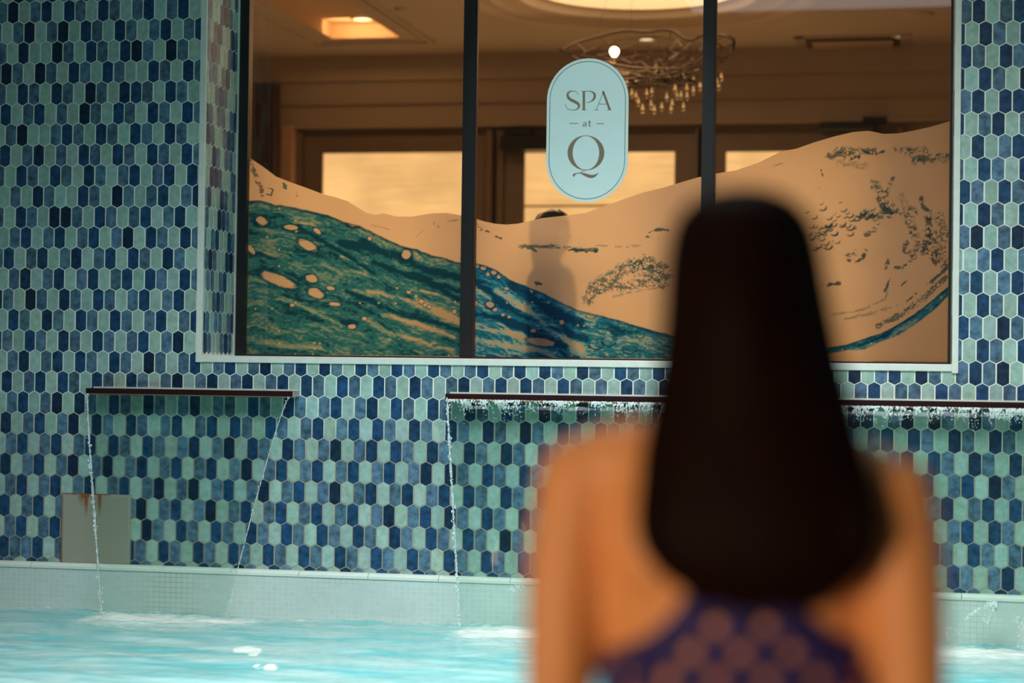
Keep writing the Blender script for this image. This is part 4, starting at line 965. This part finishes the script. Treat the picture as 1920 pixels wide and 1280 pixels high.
def limb(bm, pts, rad):
    P = smoothline([tuple(p) for p in pts], 5); n = len(P); R = np.interp(np.linspace(0, 1, n), np.linspace(0, 1, len(rad)), rad)
    tube(bm, P, list(R), 14); blob(bm, Vector(P[0]), (R[0],) * 3); blob(bm, Vector(P[-1]), (R[-1],) * 3)
def fuse(bm, name, mat, parent, voxel, it=6):
    bmesh.ops.recalc_face_normals(bm, faces=bm.faces)
    me = bpy.data.meshes.new('tmp'); bm.to_mesh(me); bm.free(); o = bpy.data.objects.new('tmp', me); COL.objects.link(o)
    r = o.modifiers.new('r', 'REMESH'); r.mode = 'VOXEL'; r.voxel_size = voxel
    s = o.modifiers.new('s', 'SMOOTH'); s.factor = .5; s.iterations = it
    dg = bpy.context.evaluated_depsgraph_get(); me2 = bpy.data.meshes.new_from_object(o.evaluated_get(dg))
    bpy.data.objects.remove(o); me2.name = name
    return finish(me2, name, mat, parent, True)
def hand(bm, wrist, side, fwd, spread, down):
    """five bent fingers on a palm resting flat; side +1 = thumb on +x"""
    f, d = Vector(fwd).normalized(), Vector(down); s = f.cross(Vector((0, 0, 1))).normalized() * side
    palm = wrist + f * .045
    bmesh.ops.create_cube(bm, size=1, matrix=Matrix.Translation(palm) @ Matrix((s, f, Vector((0, 0, 1)))).transposed().to_4x4() @ Matrix.Diagonal((.072, .085, .026, 1)))
    for k, (o_, L) in enumerate(((.028, .068), (.010, .076), (-.009, .071), (-.027, .056))):
        a = palm + f * .038 + s * o_; b_ = a + f * L * .5 + s * o_ * .25 + Vector((0, 0, .006)); c = a + f * L + s * o_ * .45 + Vector((0, 0, -.010))
        limb(bm, [a, b_, c], [.0088, .0082, .0068])
    a = wrist + f * .015 + s * .028; limb(bm, [a, a + f * .03 + s * .026, a + f * .055 + s * .034 + Vector((0, 0, -.006))], [.012, .010, .008])

# --- the woman sitting on the deck edge, seen from behind
PY = -5.70
def B(px, py, dy=0.): return at(px, py, PY + dy)
pw = .5476e-3
woman = thing('person', 'woman from behind with long dark straight hair in a strappy navy swimsuit', 'person', tuple(Vector((B(1385, 1280).x, PY, DECKZ))))
bm = bmesh.new()
def zz(py): return B(1385, py).z
def sec(py, xl, xr, ry, dy=0.):
    a, b_ = B(xl, py, dy), B(xr, py, dy); return (((a.x + b_.x) / 2, PY + dy, (a.z + b_.z) / 2), (b_.x - a.x) / 2, ry)
TORSO = [(1130, 1112, 1652, .098, .010), (1060, 1122, 1648, .103, .008), (980, 1118, 1655, .102, .0), (920, 1112, 1662, .088, -.008), (870, 1145, 1632, .068, -.012), (830, 1235, 1555, .052, -.010), (800, 1310, 1478, .048, -.004)]
low = [(1210, 1120, 1645, .094, .012), (1300, 1132, 1632, .088, .02), (1400, 1150, 1615, .085, .02), (1500, 1140, 1625, .09, .01), (1620, 1085, 1680, .105, .0), (1720, 1050, 1710, .115, .0), (1770, 1070, 1690, .11, .0)]
full = [sec(*q) for q in reversed(low)] + [sec(*q) for q in TORSO]
ell(bm, full, 40)
seat_z = full[0][0][2]
# neck and head
limb(bm, [B(1393, 840, .0), B(1396, 740, .012), B(1398, 660, .02)], [.060, .052, .052])
hc = B(1400, 556, .03)
blob(bm, hc + Vector((0, 0, .01)), (.070, .090, .088)); blob(bm, hc + Vector((0, .035, -.05)), (.056, .055, .062))
blob(bm, hc + Vector((0, .095, -.030)), (.012, .016, .022))                       # nose
for s in (-1, 1):
    blob(bm, hc + Vector((s * .074, .005, -.025)), (.008, .018, .028))              # ears
    blob(bm, hc + Vector((s * .026, .083, -.002)), (.017, .010, .010))              # brow and lids
blob(bm, hc + Vector((0, .086, -.062)), (.024, .010, .009)); blob(bm, hc + Vector((0, .075, -.095)), (.022, .02, .018))
# shoulders and arms
ls, rs = B(1092, 898, -.005), B(1672, 935, -.005)
limb(bm, [B(1330, 845, -.004), B(1180, 862, -.008), ls], [.040, .043, .044]); limb(bm, [B(1470, 860, -.004), B(1590, 895, -.008), rs], [.040, .042, .043])
le, re_ = B(1046, 1390, -.035), B(1712, 1400, -.035)
lh, rh = Vector((B(1020, 1400).x - .02, PY + .02, DECKZ + .035)), Vector((B(1740, 1400).x + .02, PY + .02, DECKZ + .035))
limb(bm, [ls, B(1066, 1040, -.018), B(1054, 1200, -.03), le], [.047, .043, .039, .034]); limb(bm, [le, (le + lh) / 2 + Vector((0, 0, .01)), lh], [.035, .034, .024])
limb(bm, [rs, B(1694, 1060, -.018), B(1706, 1220, -.03), re_], [.046, .042, .038, .034]); limb(bm, [re_, (re_ + rh) / 2 + Vector((0, 0, .01)), rh], [.035, .034, .024])
hand(bm, lh + Vector((0, .01, -.015)), 1, (-.25, 1, 0), 0, (0, 0, -1)); hand(bm, rh + Vector((0, .01, -.015)), -1, (.25, 1, 0), 0, (0, 0, -1))
# shoulder blades
for px_ in (1235, 1530): blob(bm, B(px_, 1010, -.072), (.045, .022, .060))
# legs over the edge into the water
for s, px_ in ((-1, 1275), (1, 1485)):
    hx = B(px_, 1700).x; kn = Vector((hx + s * .01, PY + .47, DECKZ + .07)); an = Vector((kn.x, PY + .40, DECKZ - .36))
    limb(bm, [(hx, PY + .03, DECKZ + .088), (hx, PY + .25, DECKZ + .080), kn], [.088, .078, .056]); limb(bm, [kn, kn.lerp(an, .4) + Vector((0, -.015, 0)), an], [.055, .052, .034])
    limb(bm, [an, an + Vector((0, .06, -.055)), an + Vector((0, .15, -.075))], [.036, .034, .024])
body = fuse(bm, 'body', M_SKIN, woman, .0058, 8)
# back surface of the torso, for what lies on it
def back_y(x, z, off=.0):
    ss = sorted(full, key=lambda q: q[0][2]); zs = [q[0][2] for q in ss]
    cx_ = np.interp(z, zs, [q[0][0] for q in ss]); rx = np.interp(z, zs, [q[1] for q in ss]); ry = np.interp(z, zs, [q[2] for q in ss]); cy = np.interp(z, zs, [q[0][1] for q in ss])
    u = max(-.97, min(.97, (x - cx_) / rx)); return cy - ry * math.sqrt(1 - u * u) - off
M_SUIT = plain('navy_swimsuit', (.020, .012, .125), .7, 0, .15, 60)
suit = [sec(q[0], q[1] - 6, q[2] + 6, q[3] + .005, q[4]) for q in reversed(low[2:-1])]
bm = bmesh.new(); ell(bm, suit, 48); bmesh.ops.recalc_face_normals(bm, faces=bm.faces); so_ = obj('swimsuit', bm, M_SUIT, woman, True)
def strap(pts, wd=.0062):
    bm = bmesh.new(); P = smoothline([(p[0], p[1]) for p in pts], 8); Q = []
    for q in P:
        w0 = B(q[0], q[1], -.09); Q.append(Vector((w0.x, back_y(w0.x, w0.z, .003), w0.z)))
    n = len(Q); L, R = [], []
    for k in range(n):
        t = (Q[min(k + 1, n - 1)] - Q[max(k - 1, 0)]).normalized(); nn = t.cross(Vector((0, 1, 0))).normalized() * wd
        row = [Q[k] + nn + Vector((0, .001, 0)), Q[k] + nn * .6 + Vector((0, -.003, 0)), Q[k] - nn * .6 + Vector((0, -.003, 0)), Q[k] - nn + Vector((0, .001, 0)), Q[k] + Vector((0, .004, 0))]
        L.append([bm.verts.new(p) for p in row])
    for A_, B_ in zip(L, L[1:]):
        for k in range(5): bm.faces.new((A_[k], A_[(k + 1) % 5], B_[(k + 1) % 5], B_[k]))
    bm.faces.new(L[0]); bm.faces.new(L[-1][::-1]); bmesh.ops.recalc_face_normals(bm, faces=bm.faces)
    obj('strap', bm, M_SUIT, woman, True)
for s in (-1, 1):
    c = 1386                                  # crossing straps, about 5 cm apart
    for (xa, ya), (xb, yb) in (((-56, 1114), (156, 1345)), ((-111, 1155), (64, 1345)), ((-151, 1211), (-28, 1345)), ((-206, 1250), (-119, 1345)), ((37, 1115), (215, 1308))):
        strap([(c + s * xa, ya), (c + s * (xa + xb) / 2, (ya + yb) / 2), (c + s * xb, yb)], .0112)
    strap([(c + s * 80, 1110), (c + s * 105, 1155), (c + s * 150, 1200), (c + s * 205, 1232), (c + s * 262, 1250)], .0105)
    strap([(c + s * 236, 1340), (c + s * 238, 1290), (c + s * 245, 1252)], .022)
# hair
def hair_material():
    m, nt, b, out = newmat('dark_brown_hair')
    tc = nt.nodes.new('ShaderNodeTexCoord'); mp = nt.nodes.new('ShaderNodeMapping'); mp.inputs['Scale'].default_value = (90, 90, 2.5)
    n = nt.nodes.new('ShaderNodeTexNoise'); n.inputs['Scale'].default_value = 2.0; n.inputs['Detail'].default_value = 4
    nt.links.new(tc.outputs['Object'], mp.inputs[0]); nt.links.new(mp.outputs[0], n.inputs['Vector'])
    cr = nt.nodes.new('ShaderNodeValToRGB'); e = cr.color_ramp.elements; e[0].position = .35; e[0].color = (.0035, .0010, .0005, 1); e[1].position = .7; e[1].color = (.016, .0040, .0017, 1)
    nt.links.new(n.outputs['Fac'], cr.inputs[0]); nt.links.new(cr.outputs[0], b.inputs['Base Color'])
    b.inputs['Roughness'].default_value = .6; b.inputs['Specular IOR Level'].default_value = .06
    bp = nt.nodes.new('ShaderNodeBump'); bp.inputs['Strength'].default_value = .5; bp.inputs['Distance'].default_value = .003; nt.links.new(n.outputs['Fac'], bp.inputs['Height']); nt.links.new(bp.outputs[0], b.inputs['Normal'])
    return m
M_HAIR = hair_material()
OUT = [(352, 1385, 1425), (361, 1336, 1462), (379, 1300, 1494), (410, 1272, 1520), (455, 1256, 1537), (520, 1248, 1549), (600, 1243, 1565), (680, 1234, 1583), (760, 1220, 1604), (840, 1205, 1624), (900, 1196, 1640), (960, 1188, 1650), (1010, 1190, 1648), (1050, 1208, 1632), (1090, 1245, 1600), (1118, 1290, 1560), (1138, 1330, 1505)]
DEP = [.020, .055, .076, .092, .102, .108, .104, .094, .080, .070, .062, .056, .050, .044, .036, .028, .016]
CEN = [.03, .03, .028, .026, .024, .016, .002, -.012, -.032, -.050, -.064, -.074, -.080, -.084, -.086, -.086, -.086]
bm = bmesh.new(); P = smoothline([(a, l_, r_, d_, c_) for (a, l_, r_), d_, c_ in zip(OUT, DEP, CEN)], 5); rings = []; seg = 120
for kk, (py, xl, xr, dp, ce) in enumerate(P):
    a, b_ = B(xl, py, ce), B(xr, py, ce); cx_, cz_ = (a.x + b_.x) / 2, (a.z + b_.z) / 2; rx = (b_.x - a.x) / 2; ring = []
    for k in range(seg):
        q = 2 * math.pi * k / seg; rg = 1 + .030 * mnoise.noise((math.cos(q) * 7, math.sin(q) * 7, cz_ * 1.2)) * min(1, kk / 12) + .012 * mnoise.noise((math.cos(q) * 26, math.sin(q) * 26, cz_))
        ring.append(bm.verts.new((cx_ + rx * math.cos(q) * rg, PY + ce + dp * math.sin(q) * rg, cz_ + (0 if kk < len(P) - 6 else .010 * mnoise.noise((q * 6, 1, 1))))))
    rings.append(ring)
for A_, B_ in zip(rings, rings[1:]):
    for k in range(seg): bm.faces.new((A_[k], A_[(k + 1) % seg], B_[(k + 1) % seg], B_[k]))
bm.faces.new(rings[0][::-1]); bm.faces.new(rings[-1]); bmesh.ops.recalc_face_normals(bm, faces=bm.faces)
hr = random.Random(11)
for k in range(90):                                                     # locks hanging free at the ends
    u = hr.uniform(-1, 1); x_ = 1412 + u * 205; y0 = 960 + hr.uniform(-40, 20); yb_ = 1140 - 95 * abs(u) ** 2.2 + hr.uniform(-10, 12)
    pp = [B(x_, y0, -.105), B(x_ + u * 6, (y0 + yb_) / 2, -.112), B(x_ - u * 10, yb_, -.100)]
    tube(bm, smoothline([tuple(p) for p in pp], 3), [.006, .0065, .006, .0055, .005, .003, .0012], 5)
obj('hair', bm, M_HAIR, woman, True)

# --- the person standing in the lounge just behind the film
gx_, gyy = at(1038, 480, .66).x, .66
p0 = at(1041, 393, gyy); tall = p0.z - FLZ
guest = thing('person', 'dark haired person standing in the lounge, only the top of the head above the film', 'person', (gx_, gyy, FLZ))
M_SKIN2 = plain('guest_skin', (.45, .27, .18), .6); M_CLOTH = plain('dark_clothes', (.02, .022, .028), .9)  # browner skin tone for the guest
s = tall / 1.70
def turn(bm): bmesh.ops.rotate(bm, verts=bm.verts, cent=(gx_, gyy, 0), matrix=Matrix.Rotation(math.radians(78), 3, 'Z'))
def G(x, y, z): return Vector((gx_ + x * s, gyy + y * s, FLZ + z * s))
bm = bmesh.new()
ell(bm, [(G(0, 0, .86), .15 * s, .10 * s), (G(0, 0, .98), .14 * s, .10 * s), (G(0, 0, 1.08), .12 * s, .09 * s), (G(0, 0, 1.25), .15 * s, .105 * s), (G(0, 0, 1.36), .16 * s, .09 * s), (G(0, 0, 1.42), .09 * s, .06 * s)], 24)
limb(bm, [G(0, 0, 1.38), G(0, .01, 1.52)], [.055 * s, .05 * s]); blob(bm, G(0, 0, 1.59), (.072 * s, .09 * s, .10 * s)); blob(bm, G(0, -.03, 1.53), (.052 * s, .05 * s, .06 * s)); blob(bm, G(0, -.09, 1.565), (.012 * s, .016 * s, .02 * s))
for q in (-1, 1):
    limb(bm, [G(.15 * q, 0, 1.36), G(.19 * q, 0, 1.10), G(.19 * q, -.06, .86)], [.045 * s, .038 * s, .026 * s]); hand(bm, G(.19 * q, -.07, .84), -q, (0, -1, -.3), 0, (0, 0, -1))
    limb(bm, [G(.08 * q, 0, .88), G(.085 * q, -.01, .48), G(.085 * q, .01, .07)], [.082 * s, .056 * s, .036 * s]); limb(bm, [G(.085 * q, .02, .04), G(.085 * q, -.16, .03)], [.038 * s, .028 * s])
    blob(bm, G(.075 * q, 0, 1.57), (.01 * s, .018 * s, .028 * s))
turn(bm); fuse(bm, 'body', M_SKIN2, guest, .009, 5)
bm = bmesh.new(); ell(bm, [(G(0, 0, .45), .22 * s, .16 * s), (G(0, 0, .85), .175 * s, .125 * s), (G(0, 0, 1.08), .135 * s, .105 * s), (G(0, 0, 1.25), .17 * s, .12 * s), (G(0, 0, 1.37), .175 * s, .105 * s), (G(0, 0, 1.43), .10 * s, .075 * s)], 28)
for q in (-1, 1): limb(bm, [G(.15 * q, 0, 1.365), G(.19 * q, 0, 1.10), G(.19 * q, -.055, .90)], [.055 * s, .047 * s, .038 * s])
turn(bm); fuse(bm, 'dress', M_CLOTH, guest, .012, 4)
bm = bmesh.new(); ell(bm, [(G(0, .03, 1.36), .07 * s, .03 * s), (G(0, .03, 1.45), .09 * s, .06 * s), (G(0, .02, 1.56), .092 * s, .092 * s), (G(0, .01, 1.63), .086 * s, .10 * s), (G(0, .005, 1.68), .058 * s, .072 * s), (G(0, 0, 1.70), .02 * s, .03 * s)], 28)
for v in bm.verts: v.co += Vector((mnoise.noise(v.co * 60), mnoise.noise(v.co * 60 + Vector((5, 5, 5))), mnoise.noise(v.co * 60 + Vector((9, 1, 5))))) * .006
turn(bm); obj('hair', bm, plain('black_hair', (.006, .005, .006), .5), guest, True)
